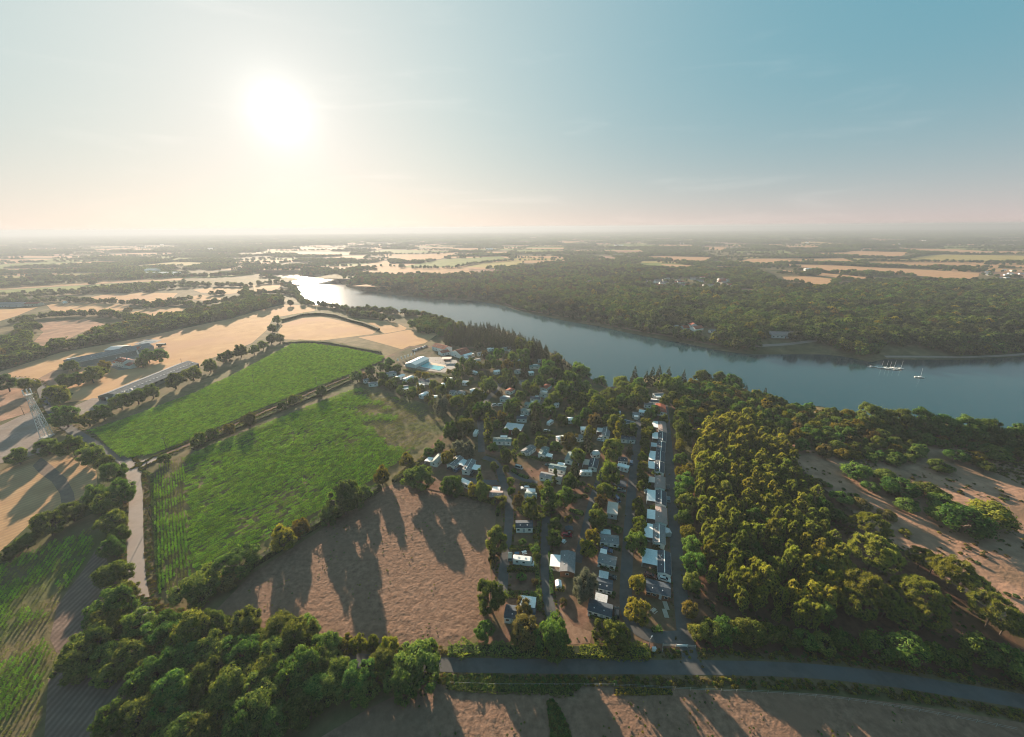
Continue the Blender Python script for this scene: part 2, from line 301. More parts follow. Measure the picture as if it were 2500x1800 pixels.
FIELDS = [  # name, material, pixels of the corners in the photograph
 ('field', MARGIN, [(202,1053),(250,1095),(300,1128),(375,1120),(450,1090),(630,1012),(850,925),(950,885),(948,866),(850,845),(705,830),(562,903),(393,966),(262,1018)]),
 ('field', SOIL, [(386,1129),(370,1176),(374,1286),(380,1396),(384,1458),(419,1462),(485,1440),(623,1366),(772,1290),(937,1190),(1047,1096),(1112,1027),(1047,992),(937,948),(871,937),(772,971),(606,1037),(468,1097),(408,1117)]),
 ('field', BROWN, [(970,1180),(1100,1205),(1216,1232),(1214,1290),(1192,1341),(1200,1422),(1170,1543),(1130,1572),(1080,1578),(772,1560),(600,1540),(450,1520),(518,1499),(617,1400),(772,1301),(937,1190)]),
 ('field', BROWN, [(1020,1672),(1400,1672),(1700,1684),(2000,1694),(2200,1718),(2500,1765),(2800,1830),(2800,2000),(500,2000),(700,1850),(900,1730)]),
 ('field', TANL, [(0,1151),(66,1124),(103,1115),(157,1107),(235,1149),(238,1183),(201,1217),(137,1243),(73,1280),(0,1347),(-150,1420),(-220,1250)]),
 ('field', DARKST, [(100,1117),(128,1138),(162,1168),(180,1203),(184,1226),(150,1234),(147,1207),(126,1176),(96,1156),(80,1138)]),
 ('field', SOIL, [(-200,1470),(0,1370),(140,1295),(245,1245),(260,1320),(235,1400),(220,1500),(170,1640),(120,1830),(-200,2000)]),
 ('field', PLOUGH, [(255,1330),(232,1345),(205,1390),(160,1450),(140,1480),(122,1560),(150,1620),(118,1660),(105,1850),(260,1850),(330,1600),(300,1500),(270,1420)]),
 ('field', TAN, [(-150,935),(0,908),(150,860),(262,841),(337,826),(487,794),(562,779),(637,757),(693,744),(768,747),(768,759),(667,776),(650,807),(615,838),(543,866),(498,881),(482,900),(283,975),(225,975),(157,984),(180,961),(112,938),(0,922),(-150,950)]),
 ('field', TAN, [(674,807),(689,791),(739,777),(785,774),(862,789),(921,808),(909,816),(847,824),(785,832),(696,829)]),
 ('field', TAN, [(875,779),(909,781),(964,787),(993,801),(989,806),(939,815),(921,805),(890,790)]),
 ('field', TAN, [(875,824),(940,816),(995,806),(1063,813),(1066,818),(1038,838),(980,853),(939,841)]),
 ('field', TAN, [(180,733),(278,716),(336,715),(434,716),(413,736),(365,742),(317,740),(201,735)]),
 ('field', TAN, [(114,745),(148,741),(238,741),(317,745),(312,756),(238,766),(138,769)]),
 ('field', TAN, [(309,765),(391,749),(471,754),(450,769),(381,776),(331,770)]),
 ('field', TAN, [(-120,765),(0,756),(93,750),(40,772),(0,784),(-120,800)]),
 ('field', ROUGH, [(77,788),(212,780),(265,795),(212,807),(150,835),(106,846),(82,835),(106,811)]),
 ('field', TAN, [(450,729),(489,720),(569,732),(524,738)]),
 ('field', TAN, [(471,708),(503,704),(598,703),(598,714),(560,718),(490,715)]),
 ('field', TAN, [(618,697),(689,697),(672,711),(622,716)]),
 ('field', TAN, [(-150,712),(0,703),(212,690),(423,679),(450,680),(444,684),(265,692),(0,708),(-150,717)]),
 ('field', GREEN, [(-150,718),(0,709),(265,693),(447,686),(447,691),(212,708),(26,717),(0,720),(-150,728)]),
 ('field', TAN, [(48,653),(132,645),(243,638),(286,639),(265,645),(119,651)]),
 ('field', TAN, [(0,638),(100,632),(130,633),(40,640)]),
 ('field', TAN, [(225,610),(352,603.6),(352,606),(238,613)]),
 ('field', ROUGH, [(-100,948),(0,946),(60,950),(88,985),(70,1008),(0,1030),(-100,1045)]),
 ('field', GRAVEL, [(-100,1065),(0,1040),(60,1012),(92,1000),(112,1050),(128,1085),(100,1105),(40,1125),(-100,1150)]),
 ('field', ROUGH, [(88,928),(130,905),(170,900),(160,925),(120,945),(100,945)]),
 ('field', TAN2, [(1572,631),(1604,625.6),(1744,629),(1723,639.5),(1644,637)]),
 ('field', TAN2, [(1609,644.6),(1702,648.6),(1697,654),(1633,651)]),
 ('field', TAN, [(1689,607.6),(1750,603.6),(1784,605.5),(1760,611)]),
 ('field', ROUGH, [(1443,626),(1490,626),(1512,633),(1470,631)]),
 ('field', TAN, [(1326,582.5),(1448,581),(1448,586.5),(1400,593),(1366,593)]),
 ('field', GREEN, [(1427,597),(1601,598),(1599,603.6),(1511,602)]),
 ('field', TAN2, [(2030,622),(2085,613),(2220,616),(2200,626),(2136,630)]),
 ('field', TAN2, [(2171,601.6),(2217,607),(2337,609),(2423,615),(2420,620),(2280,617),(2243,615)]),
 ('field', OLIVE, [(2197,636),(2263,624.6),(2308,621.7),(2500,624.6),(2720,628),(2720,644),(2452,640),(2308,637.5)]),
 ('field', TAN2, [(1899,644.6),(2022,647.5),(2194,656),(2391,666),(2389,675),(2360,683),(2280,677.6),(2179,667),(2093,668),(2022,666),(1987,659)]),
 ('field', TAN2, [(1901,659.5),(2022,668),(2068,672.5),(2131,679),(2102,687),(2050,679),(1936,667)]),
 ('field', TAN2, [(1910,676),(1979,675),(2030,681),(2028,701),(1973,701),(1965,688),(1916,684)]),
 ('field', TAN, [(1910,693),(1970,697.6),(1966,702),(1914,697)]),
 ('field', GREEN, [(2013,636),(2093,639),(2090,643),(2010,641)]),
 ('field', GREEN, [(2119,641.7),(2265,650),(2260,655),(2116,648)]),
 ('field', TAN2, [(2343,646),(2500,648),(2720,651),(2720,657),(2500,653.5),(2394,651)]),
 ('field', TAN2, [(1800,640),(1830,632),(1900,632),(1959,636),(1950,642),(1830,646)]),
 ('field', TAN, [(1750,650),(1795,652),(1790,655),(1748,653)]),
 ('field', ROUGH, [(1773,713),(1808,704),(1829,705),(1864,715),(1818,720)]),
 ('field', GREEN, [(976,652.6),(1078,634),(1217,626),(1251,634),(1155,643),(1109,652.6),(1010,654)]),
 ('field', TAN, [(939,626),(1057,620),(1125,615.6),(1075,632.5),(1001,641),(955,634)]),
 ('field', TAN, [(878,648),(939,637),(955,641),(939,649.5),(893,652.6)]),
 ('field', TAN, [(884,662),(970,656),(1094,657.5),(1081,670),(1032,667),(908,674)]),
 ('field', ROUGH, [(1143,656),(1211,657.5),(1205,664),(1146,664)]),
 ('field', OLIVE, [(1137,652.6),(1186,642),(1273,637),(1276,649.5),(1214,654)]),
 ('field', TAN, [(708,615.6),(878,617),(847,623),(730,623)]),
 ('field', GREEN, [(884,618.6),(946,609.4),(1106,614),(983,619)]),
 ('field', ROUGH, [(1915,1080),(1960,1150),(2060,1235),(2160,1310),(2260,1385),(2360,1450),(2460,1525),(2560,1600),(2700,1560),(2700,1120),(2500,1110),(2380,1085),(2250,1075),(2200,1120),(2080,1130),(2000,1105)]),
 ('field', CAMP, [(1165,1590),(1430,1592),(1690,1592),(1695,1450),(1668,1100),(1650,1000),(1600,945),(1480,945),(1300,850),(1000,845),(880,900),(900,940),(1080,1000),(1110,1030),(970,1178),(1216,1233),(1200,1341),(1200,1422),(1170,1550)]),
 ('lawn', SHADEG, [(1000,848),(1300,853),(1480,948),(1600,948),(1645,1000),(1655,1060),(1600,1010),(1560,1040),(1540,1090),(1470,1100),(1400,1118),(1300,1100),(1240,1108),(1190,1100),(1130,1098),(1080,1098),(1060,1110),(1105,1030),(1078,1000),(905,940),(890,905)]),  # upper camp ground, darkened by painted tree shade
 ('field', LITTER, [(1690,1050),(1690,1450),(1700,1590),(2000,1605),(2200,1635),(2500,1690),(2640,1700),(2540,1580),(2460,1525),(2360,1450),(2260,1385),(2160,1310),(2060,1235),(1960,1150),(1925,1105),(1850,1030),(1750,1010)]),
]
FPOLY = []
FIELD_OBJ = []
for i, (nm, m, px) in enumerate(FIELDS):
    pts = PP(px); FPOLY.append(np.array(pts)[:, :2]); FIELD_OBJ.append(poly_obj(nm, pts, .02 + .004 * i, m))

# rough clods standing out of the two bare fields (real relief, so the low sun rakes across it)
def clod_sheet(poly, z0, step, amp, m, clip):
    x0, y0 = poly.min(0); x1, y1 = poly.max(0); x0, x1 = max(x0, clip[0]), min(x1, clip[1]); y0 = max(y0, clip[2])
    xs = np.arange(x0, x1, step); ys = np.arange(y0, y1, step); X, Y = np.meshgrid(xs, ys); sh = X.shape; X = X.ravel(); Y = Y.ravel()
    X2 = X + RNG.uniform(-.3, .3, X.size) * step; Y2 = Y + RNG.uniform(-.3, .3, X.size) * step
    ins = inside(poly, X, Y); d = dist_poly(poly, X, Y)
    a = np.clip(d / 3.0, 0, 1) * (.55 + .45 * np.clip(vnoise(X, Y, 14, 3) + .4, 0, 1))
    Z = z0 + amp * a * (np.abs(vnoise(X, Y, .8, 1)) + .6 * np.abs(vnoise(X, Y, 2.3, 2)) + .3 * RNG.uniform(0, 1, X.size)) - .05 * (1 - a)
    nx_, ny_ = sh[1], sh[0]; k = (np.arange(ny_ - 1)[:, None] * nx_ + np.arange(nx_ - 1)[None, :]).ravel()
    q = np.stack([k, k + 1, k + nx_ + 1, k + nx_], 1); q = q[ins[q].all(1)]
    used = np.unique(q); mp = np.zeros(X.size, np.int64); mp[used] = np.arange(len(used))
    return fast_mesh('clods', np.stack([X2, Y2, Z], 1)[used], mp[q], m)
for k, clip in ((2, (-500, 500, 0)), (3, (-60, 190, 45))):
    o = link(bpy.data.objects.new('clods', clod_sheet(FPOLY[k], .02 + .004 * k + .02, .40, .15, BROWN, clip)), FIELD_OBJ[k]); tag(o, kind='stuff')

# ------------------------------------------------------------------ roads, paths and yards
ASPHALT = mat_noise('asphalt', (.075, .073, .072), (.108, .105, .102), scale=.35, detail=8, rough=.9, c2=(.095, .10, .105), s2=.08, bump=.15, bscale=6, spec=.10)
LANE = mat_noise('worn_lane', (.23, .19, .165), (.29, .24, .21), scale=.3, detail=8, rough=.8, c2=(.25, .21, .19), s2=.06, spec=.08)
DIRT = mat_noise('dirt_track', (.175, .108, .074), (.27, .172, .118), scale=.4, detail=8, rough=.95, bump=.3, bscale=2, spec=.03)
VERGE = mat_noise('verge', (.085, .066, .036), (.17, .115, .066), scale=.8, detail=8, c2=(.11, .10, .045), s2=.12, bump=.7, bscale=2.0, spec=.03)
def smooth_line(pts, step=3.0):
    p = np.array(pts, float); d = np.r_[0, np.cumsum(np.linalg.norm(np.diff(p, axis=0), axis=1))]
    n = max(2, int(d[-1] / step)); s = np.linspace(0, d[-1], n); q = np.stack([np.interp(s, d, p[:, k]) for k in range(p.shape[1])], 1)
    for _ in range(6): q[1:-1] = q[1:-1] * .5 + (q[:-2] + q[2:]) * .25
    return q
def strip(name, px, width, z, m, jitter=0.0, kind='structure'):
    q = smooth_line([P(u, v)[:2] for u, v in px]); t = np.gradient(q, axis=0); t /= np.linalg.norm(t, axis=1)[:, None] + 1e-9; nrm = np.stack([-t[:, 1], t[:, 0]], 1)
    w = width / 2 + (RNG.uniform(-jitter, jitter, (len(q), 2)) if jitter else np.zeros((len(q), 2)))
    V = []; Fc = []
    for i in range(len(q)):
        a = q[i] + nrm[i] * w[i, 0]; b = q[i] - nrm[i] * w[i, 1]; V += [(a[0], a[1], z), (b[0], b[1], z)]
        if i: k = 2 * i; Fc.append((k - 2, k - 1, k + 1, k))
    o = mesh_obj(name, V, Fc, m); tag(o, kind=kind); return q
ROADS = {
 'main': [(300,1485),(365,1512),(450,1540),(600,1572),(700,1592),(800,1607),(950,1622),(1090,1625),(1250,1628),(1400,1629),(1550,1630),(1750,1632),(1900,1635),(2000,1641),(2100,1651),(2200,1664),(2350,1690),(2500,1714),(2750,1762)],
 'lane': [(360,1530),(345,1490),(337,1440),(332,1380),(331,1300),(333,1220),(330,1180),(322,1150),(306,1126)],
 'track': [(330,1148),(388,1116),(440,1095),(480,1078),(560,1043),(640,1008),(720,975),(780,950),(850,922)],
 'farm': [(322,1150),(300,1122),(262,1100),(212,1075),(165,1045),(130,1010),(112,980),(104,955),(92,938),(60,925),(0,925),(-100,925)],
 'c1': [(1690,1629),(1680,1600),(1672,1565),(1665,1500),(1660,1430),(1650,1330),(1643,1240),(1635,1150),(1630,1080),(1626,1030),(1622,985)],
 'c2': [(1672,1556),(1640,1563),(1590,1561),(1545,1550),(1526,1520),(1527,1450),(1530,1380),(1535,1300),(1540,1220),(1548,1150),(1553,1100),(1558,1060),(1562,1025)],
 'c3': [(1410,1375),(1414,1353),(1432,1279),(1450,1206),(1462,1176),(1470,1140)],
 'c4': [(1350,1520),(1345,1505),(1336,1465),(1331,1392),(1331,1337),(1333,1270),(1338,1235)],
 'c5': [(1226,1450),(1229,1420),(1230,1373),(1238,1330),(1243,1282),(1244,1235),(1236,1194),(1226,1177),(1221,1154),(1217,1130),(1204,1120),(1180,1118)],
 'c6': [(1224,1140),(1234,1148),(1251,1163),(1278,1175),(1312,1180)],
 'c7': [(1130,1172),(1165,1178),(1196,1181),(1228,1180)],
 'c8': [(1176,1105),(1174,1075),(1175,1050),(1168,1010),(1180,985),(1215,950),(1225,930)],
 'c9': [(1300,1010),(1320,985),(1345,960)],
}
RL = {}
strip('verge', ROADS['main'], 8.0, 0.270, VERGE, .8)
strip('verge', ROADS['lane'], 9.5, 0.280, VERGE, .5)
strip('verge', ROADS['track'], 4.2, 0.290, VERGE, .5)
for k, nm, w, z, m in (('main', 'road', 4.1, 0.330, ASPHALT), ('lane', 'road', 4.9, 0.340, LANE), ('track', 'path', 1.9, 0.325, DIRT), ('farm', 'road', 5.0, 0.320, ASPHALT), ('c1', 'road', 4.6, 0.335, ASPHALT), ('c2', 'road', 4.2, 0.322, ASPHALT),
                    ('c3', 'path', 3.0, 0.315, ASPHALT), ('c4', 'road', 3.6, 0.320, ASPHALT), ('c5', 'road', 3.6, 0.318, ASPHALT), ('c6', 'path', 2.8, 0.312, ASPHALT), ('c7', 'path', 4.0, 0.314, ASPHALT), ('c8', 'path', 4.0, 0.310, ASPHALT), ('c9', 'path', 3.0, 0.308, ASPHALT)):
    RL[k] = strip(nm, ROADS[k], w, z, m)
poly_obj('road', PP([(285,1126),(330,1131),(385,1113),(392,1118),(356,1142),(345,1170),(342,1200),(322,1200),(312,1165),(302,1143)]), 0.345, LANE)
poly_obj('yard', PP([(160,1002),(225,973),(283,971),(300,982),(262,1008),(205,1024),(172,1018)]), .215, GRAVEL)
poly_obj('yard', PP([(195,895),(215,870),(285,858),(335,858),(345,880),(330,900),(290,905),(262,893),(235,900)]), .215, GRAVEL)
poly_obj('yard', PP([(1322,1535),(1348,1480),(1372,1492),(1400,1530),(1445,1545),(1440,1572),(1400,1575),(1345,1560)]), .265, DIRT)
GRASS_F = mat_noise('verge_grass', (.035, .06, .018), (.075, .095, .03), scale=.7, detail=8, bump=.8, bscale=2, spec=.03)
poly_obj('lawn', PP([(1335,1712),(1350,1706),(1375,1745),(1400,1810),(1390,1860),(1350,1860)]), .268, GRASS_F)

def drape(name, px, width, m, dz=.18):
    q = smooth_line([G(u, v)[:2] for u, v in px], 4.0); t = np.gradient(q, axis=0); t /= np.linalg.norm(t, axis=1)[:, None] + 1e-9; nn = np.stack([-t[:, 1], t[:, 0]], 1) * width / 2; V = []; Fc = []
    for i in range(len(q)):
        for s_ in (1, -1): e = q[i] + nn[i] * s_; V.append((e[0], e[1], float(height(e[0:1], e[1:2])[0]) + dz))
        if i: k = 2 * i; Fc.append((k - 2, k - 1, k + 1, k))
    o = mesh_obj(name, V, Fc, m); tag(o, kind='structure')
drape('path', [(u, v - 4.5) for u, v in far_px if 2150 <= u <= 2700], 4.0, LANE); drape('path', [(u, v - 3.5) for u, v in far_px if 1180 <= u <= 1800], 3.0, DIRT); drape('path', [(1800,858),(1860,856),(1930,852),(2000,852),(2060,858),(2110,868)], 4.0, LANE)
# ------------------------------------------------------------------ the air
def make_haze(density, aniso, colr):
    b = MB().box(-61000, 61000, -4500, 63000, -16, 128)
    m, t, out = new_mat('haze'); v = N(t, 'ShaderNodeVolumePrincipled'); t.links.new(v.outputs[0], out.inputs['Volume'])
    v.inputs['Density'].default_value = density; v.inputs['Anisotropy'].default_value = aniso; v.inputs['Color'].default_value = (*colr, 1)
    o = b.build('haze', m); tag(o, 'pale haze over the distant land', 'haze', kind='stuff'); o.display_type = 'WIRE'; return o
make_haze(2.5e-4, .24, (.31, .355, .41))
# ------------------------------------------------------------------ foliage
def mat_leaf(name, c0, c1, trans, tcol, hue=.03):
    """matt leaves that let the low sun through; varied from leaf to leaf and from tree to tree"""
    m, t, out = new_mat(name); L = t.links.new
    g = N(t, 'ShaderNodeNewGeometry'); oi = N(t, 'ShaderNodeObjectInfo')
    r = N(t, 'ShaderNodeMix', data_type='RGBA'); L(g.outputs['Random Per Island'], r.inputs[0]); r.inputs[6].default_value = (*c0, 1); r.inputs[7].default_value = (*c1, 1)
    hs = N(t, 'ShaderNodeHueSaturation'); L(r.outputs[2], hs.inputs['Color'])
    a = N(t, 'ShaderNodeMapRange'); a.inputs[3].default_value = .5 - hue; a.inputs[4].default_value = .5 + hue; L(oi.outputs['Random'], a.inputs[0]); L(a.outputs[0], hs.inputs['Hue'])
    x = N(t, 'ShaderNodeMath', operation='FRACT'); y = N(t, 'ShaderNodeMath', operation='MULTIPLY'); y.inputs[1].default_value = 7.31; L(oi.outputs['Random'], y.inputs[0]); L(y.outputs[0], x.inputs[0])
    b = N(t, 'ShaderNodeMapRange'); b.inputs[3].default_value = .62; b.inputs[4].default_value = 1.3; L(x.outputs[0], b.inputs[0]); L(b.outputs[0], hs.inputs['Value'])
    mu = N(t, 'ShaderNodeMix', data_type='RGBA', blend_type='MULTIPLY'); mu.inputs[0].default_value = 1; L(hs.outputs[0], mu.inputs[6]); L(oi.outputs['Color'], mu.inputs[7])
    d = N(t, 'ShaderNodeBsdfDiffuse'); L(mu.outputs[2], d.inputs[0])
    tr = N(t, 'ShaderNodeBsdfTranslucent'); m2 = N(t, 'ShaderNodeMix', data_type='RGBA', blend_type='MULTIPLY'); m2.inputs[0].default_value = 1; L(mu.outputs[2], m2.inputs[6]); m2.inputs[7].default_value = (*tcol, 1); L(m2.outputs[2], tr.inputs[0])
    mx = N(t, 'ShaderNodeMixShader'); mx.inputs[0].default_value = trans; L(d.outputs[0], mx.inputs[1]); L(tr.outputs[0], mx.inputs[2]); L(mx.outputs[0], out.inputs[0])
    return m
LEAF = mat_leaf('oak_leaves', (.046, .096, .026), (.148, .205, .052), .37, (1.8, 1.65, .6), .045)
LEAFP = mat_leaf('pine_needles', (.105, .140, .034), (.32, .325, .074), .38, (1.6, 1.45, .6), .02)
LEAFC = mat_leaf('spruce_needles', (.030, .052, .028), (.080, .098, .042), .30, (1.5, 1.4, .7), .02)
LEAFS = mat_leaf('silver_leaves', (.13, .15, .11), (.22, .235, .17), .38, (1.2, 1.15, .8), .015)
LEAFY = mat_leaf('yellowing_leaves', (.125, .125, .022), (.25, .235, .040), .45, (1.5, 1.35, .5), .025)
LEAFB = mat_leaf('browning_leaves', (.095, .088, .034), (.19, .160, .055), .38, (1.5, 1.3, .6), .02)
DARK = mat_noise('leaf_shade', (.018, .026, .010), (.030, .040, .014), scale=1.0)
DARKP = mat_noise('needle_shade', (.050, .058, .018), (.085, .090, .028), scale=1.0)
LEAFF = mat_leaf('forest_leaves', (.040, .082, .032), (.118, .160, .052), .42, (1.7, 1.6, .65), .03)
BARK = mat_noise('bark', (.075, .058, .042), (.14, .11, .085), scale=2.0, bump=.5, bscale=6)

def rnd_dirs(n, rg):
    d = rg.normal(size=(n, 3)); return d / np.linalg.norm(d, axis=1)[:, None]
def cards(pos, nrm, size, rg, asp=.62, axis=None):
    """rhombic leaf sprays"""
    n = len(pos)
    if axis is None: axis = rnd_dirs(n, rg)
    a = axis - nrm * (axis * nrm).sum(1)[:, None]; a /= np.linalg.norm(a, axis=1)[:, None] + 1e-9; b = np.cross(nrm, a)
    s = size[:, None]
    bend = nrm * (s * .25)
    V = np.stack([pos - a * s - bend, pos + b * s * asp, pos + a * s - bend, pos - b * s * asp], 1).reshape(-1, 3)
    return V, np.arange(4 * n).reshape(n, 4)
ICO_V = None
def ico(sub=1):
    import bmesh
    bm = bmesh.new(); bmesh.ops.create_icosphere(bm, subdivisions=sub, radius=1); V = np.array([v.co[:] for v in bm.verts]); T = np.array([[v.index for v in f.verts] for f in bm.faces]); bm.free(); return V, T
ICO1, ICO2 = ico(1), ico(2)
def crown(kind, seed, n, size, leaf, core=True):
    """crown of a tree of height 1 standing at the origin"""
    rg = np.random.default_rng(seed); C = []; R = []
    if kind == 'broad':
        k = 64; d = rnd_dirs(k * 4, rg); d = d[d[:, 2] > -.8][:k]
        lump = rg.uniform(.50, 1.0, len(d)) * (1 + .22 * np.sin(d[:, 0] * 3.1 + seed) * np.cos(d[:, 1] * 2.7 + seed * 2)); ctr = np.array([rg.uniform(-.04, .04), rg.uniform(-.04, .04), .49]); rad = np.array([.42, .42 * rg.uniform(.85, 1.1), .40])
        C = ctr + d * rad * lump[:, None]; R = rg.uniform(.055, .13, len(d)); up = .25
    elif kind == 'shrub':
        k = 22; d = rnd_dirs(k * 4, rg); d = d[d[:, 2] > -.2][:k]
        C = np.array([0, 0, .42]) + d * np.array([.44, .42, .42]) * rg.uniform(.6, .95, len(d))[:, None]; R = rg.uniform(.10, .20, len(d)); up = .2
    elif kind == 'pine':
        C = []; R = []
        for i in range(70):
            z = rg.uniform(.30, .97); w = .30 * (1 - ((z - .42) / .62) ** 2 if z > .42 else .85) ** .5 if z < 1 else .05; a = rg.uniform(0, 6.283); q = w * rg.uniform(.45, 1.0)
            C.append((q * math.cos(a), q * math.sin(a), z)); R.append(rg.uniform(.040, .078))
        C = np.array(C); R = np.array(R); up = .6
    elif kind == 'bigpine':
        k = 70; d = rnd_dirs(k * 5, rg); d = d[d[:, 2] > -.15][:k]
        C = np.array([0, 0, .58]) + d * np.array([.46, .44, .36]) * rg.uniform(.75, 1.0, len(d))[:, None]; R = rg.uniform(.05, .095, len(d)); up = .6
    elif kind == 'spruce':
        C = []; R = []
        for lv in range(15):
            z = .12 + .86 * lv / 15; w = .27 * (1 - lv / 15) ** .85 + .012
            for j in range(max(2, int(9 * (1 - lv / 15)) + 2)):
                a = rg.uniform(0, 6.283); q = w * rg.uniform(.55, 1.05); C.append((q * math.cos(a), q * math.sin(a), z - .25 * q + rg.uniform(-.02, .02))); R.append(.028 + .045 * (1 - lv / 15))
        C = np.array(C); R = np.array(R); up = .0
    elif kind == 'poplar':
        C = []; R = []
        for i in range(44):
            z = rg.uniform(.08, .98); w = .12 * math.sin(math.pi * min(1, max(.05, (z * .9 + .12)))) ** .6; a = rg.uniform(0, 6.283); q = w * rg.uniform(.3, 1.0)
            C.append((q * math.cos(a), q * math.sin(a), z)); R.append(rg.uniform(.04, .075))
        C = np.array(C); R = np.array(R); up = .3
    ci = rg.choice(len(C), n, p=R ** 2 / (R ** 2).sum()); d = rnd_dirs(n, rg)
    axis0 = np.array([0, 0, C[:, 2].mean()]); outw = C[ci] - axis0; outw /= np.linalg.norm(outw, axis=1)[:, None] + 1e-9
    flip = (d * outw).sum(1) < -.25; d[flip] *= -1
    d[:, 2] += up * .5; d /= np.linalg.norm(d, axis=1)[:, None]
    pos = C[ci] + d * (R[ci] * (rg.uniform(.65, 1.2, n) + .5 * rg.random(n) ** 8))[:, None]
    nr = d + .55 * rnd_dirs(n, rg); nr /= np.linalg.norm(nr, axis=1)[:, None]
    sz = size * rg.uniform(.7, 1.35, n)
    if kind in ('pine', 'bigpine'):
        nr2 = rnd_dirs(n, rg); V, Q = cards(pos, np.cross(d, nr2) / (np.linalg.norm(np.cross(d, nr2), axis=1)[:, None] + 1e-9), sz, rg, .42, d)
    elif kind == 'spruce':
        V, Q = cards(pos, nr * np.array([.6, .6, 1.0]), sz, rg, .5, outw + np.array([0, 0, -.35]))
    else: V, Q = cards(pos, nr, sz, rg)
    mi = np.zeros(len(Q), int); T = None
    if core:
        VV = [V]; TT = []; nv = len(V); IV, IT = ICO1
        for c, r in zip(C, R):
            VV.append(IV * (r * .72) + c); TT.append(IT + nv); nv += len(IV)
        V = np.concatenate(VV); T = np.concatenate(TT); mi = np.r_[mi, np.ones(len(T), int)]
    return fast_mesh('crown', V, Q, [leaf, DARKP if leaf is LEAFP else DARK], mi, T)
def trunk(kind, seed):
    rg = random.Random(seed); b = MB()
    if kind in ('broad', 'shrub'):
        b.tube((0, 0, -.03), (0, 0, .22), .036, .026, 8)
        for i in range(5):
            a = rg.uniform(0, 6.28); e = (.24 * math.cos(a), .24 * math.sin(a), rg.uniform(.45, .7)); mid = (e[0] * .35, e[1] * .35, .36)
            b.tube((0, 0, .2), mid, .022, .014, 6); b.tube(mid, e, .014, .004, 5)
    elif kind in ('pine', 'bigpine'):
        b.tube((0, 0, -.03), (.01, .01, .5), .022, .015, 8); b.tube((.01, .01, .5), (0, 0, .92), .015, .004, 6)
        for i in range(7):
            a = rg.uniform(0, 6.28); z = rg.uniform(.3, .75); r = .3 if kind == 'bigpine' else .2; b.tube((.005, .005, z), (r * math.cos(a), r * math.sin(a), z + .08), .007, .002, 5)
    else:
        b.tube((0, 0, -.03), (0, 0, .95), .020, .003, 8)
        for i in range(6):
            a = rg.uniform(0, 6.28); z = .15 + .12 * i; r = .18 * (1 - z); b.tube((0, 0, z), (r * math.cos(a), r * math.sin(a), z), .006, .002, 5)
    return mesh_data('trunk', b.v, b.f, BARK)
CR = {}; TRK = {}
def variants(key, kind, leaf, seeds, n, size):
    CR[key] = [crown(kind, s, n, size, leaf) for s in seeds]; TRK[key] = [trunk(kind, s) for s in seeds[:2]]
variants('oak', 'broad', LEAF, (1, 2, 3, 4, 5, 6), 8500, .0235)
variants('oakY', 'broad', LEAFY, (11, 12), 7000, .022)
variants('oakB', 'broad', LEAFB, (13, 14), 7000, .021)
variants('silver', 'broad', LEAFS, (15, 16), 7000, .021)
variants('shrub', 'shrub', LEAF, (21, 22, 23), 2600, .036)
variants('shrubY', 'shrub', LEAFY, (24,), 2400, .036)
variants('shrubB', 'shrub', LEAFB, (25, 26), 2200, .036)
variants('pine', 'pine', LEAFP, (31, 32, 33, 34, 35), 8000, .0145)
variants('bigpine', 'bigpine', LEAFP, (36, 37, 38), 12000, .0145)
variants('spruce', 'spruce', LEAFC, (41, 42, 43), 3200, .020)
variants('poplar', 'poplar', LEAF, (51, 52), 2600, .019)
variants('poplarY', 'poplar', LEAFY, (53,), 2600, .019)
ORD = ('first', 'second', 'third', 'fourth', 'fifth', 'sixth', 'seventh', 'eighth', 'ninth', 'tenth', 'eleventh', 'twelfth', 'thirteenth', 'fourteenth', 'fifteenth', 'sixteenth', 'seventeenth', 'eighteenth', 'nineteenth', 'twentieth', 'twenty-first', 'twenty-second')
NAME = {'oak': 'oak_tree', 'oakY': 'oak_tree', 'oakB': 'oak_tree', 'silver': 'poplar_tree', 'shrub': 'shrub', 'shrubY': 'shrub', 'shrubB': 'shrub', 'pine': 'pine_tree', 'bigpine': 'pine_tree', 'spruce': 'spruce_tree', 'poplar': 'poplar_tree', 'poplarY': 'poplar_tree'}
TREE_XY = []
def tree(key, x, y, w, h, label, group=None, name=None, tint=None):
    """w: crown width, h: height in metres"""
    z = hz_at(x, y); nm = name or NAME[key]
    r = empty(nm, (x, y, z - .05), random.uniform(0, 6.28))
    base = {'pine': .66, 'bigpine': 1.0, 'spruce': .58, 'poplar': .36, 'poplarY': .36}.get(key, .98)
    r.scale = (w / base, w / base * random.uniform(.92, 1.08), h)
    t = link(bpy.data.objects.new('trunk', random.choice(TRK[key])), r); c = link(bpy.data.objects.new('crown', random.choice(CR[key])), r)
    if tint: c.color = (*tint, 1)
    tag(r, label, 'shrub' if 'shrub' in key else 'tree', group); TREE_XY.append((x, y, w)); return r
ASP = {'oak': .95, 'oakY': 1.05, 'oakB': 1.0, 'silver': 1.5, 'shrub': .72, 'shrubY': .75, 'shrubB': .75, 'pine': 1.9, 'bigpine': .95, 'spruce': 2.2, 'poplar': 3.0, 'poplarY': 3.0}
def tree_px(key, u, v, wpx, label, group=None, asp=None, **kw):
    """u, v: the crown's centre in the photograph, wpx its width there"""
    asp = asp or ASP[key]; z = 4.0
    for _ in range(6):
        p = P(u, v, z); w = wpx * depth(p) / FPX; h = w * asp; z = hz_at(p[0], p[1]) + h * (.42 if 'shrub' in key else .58)
    return tree(key, p[0], p[1], w, h, label, group, **kw)
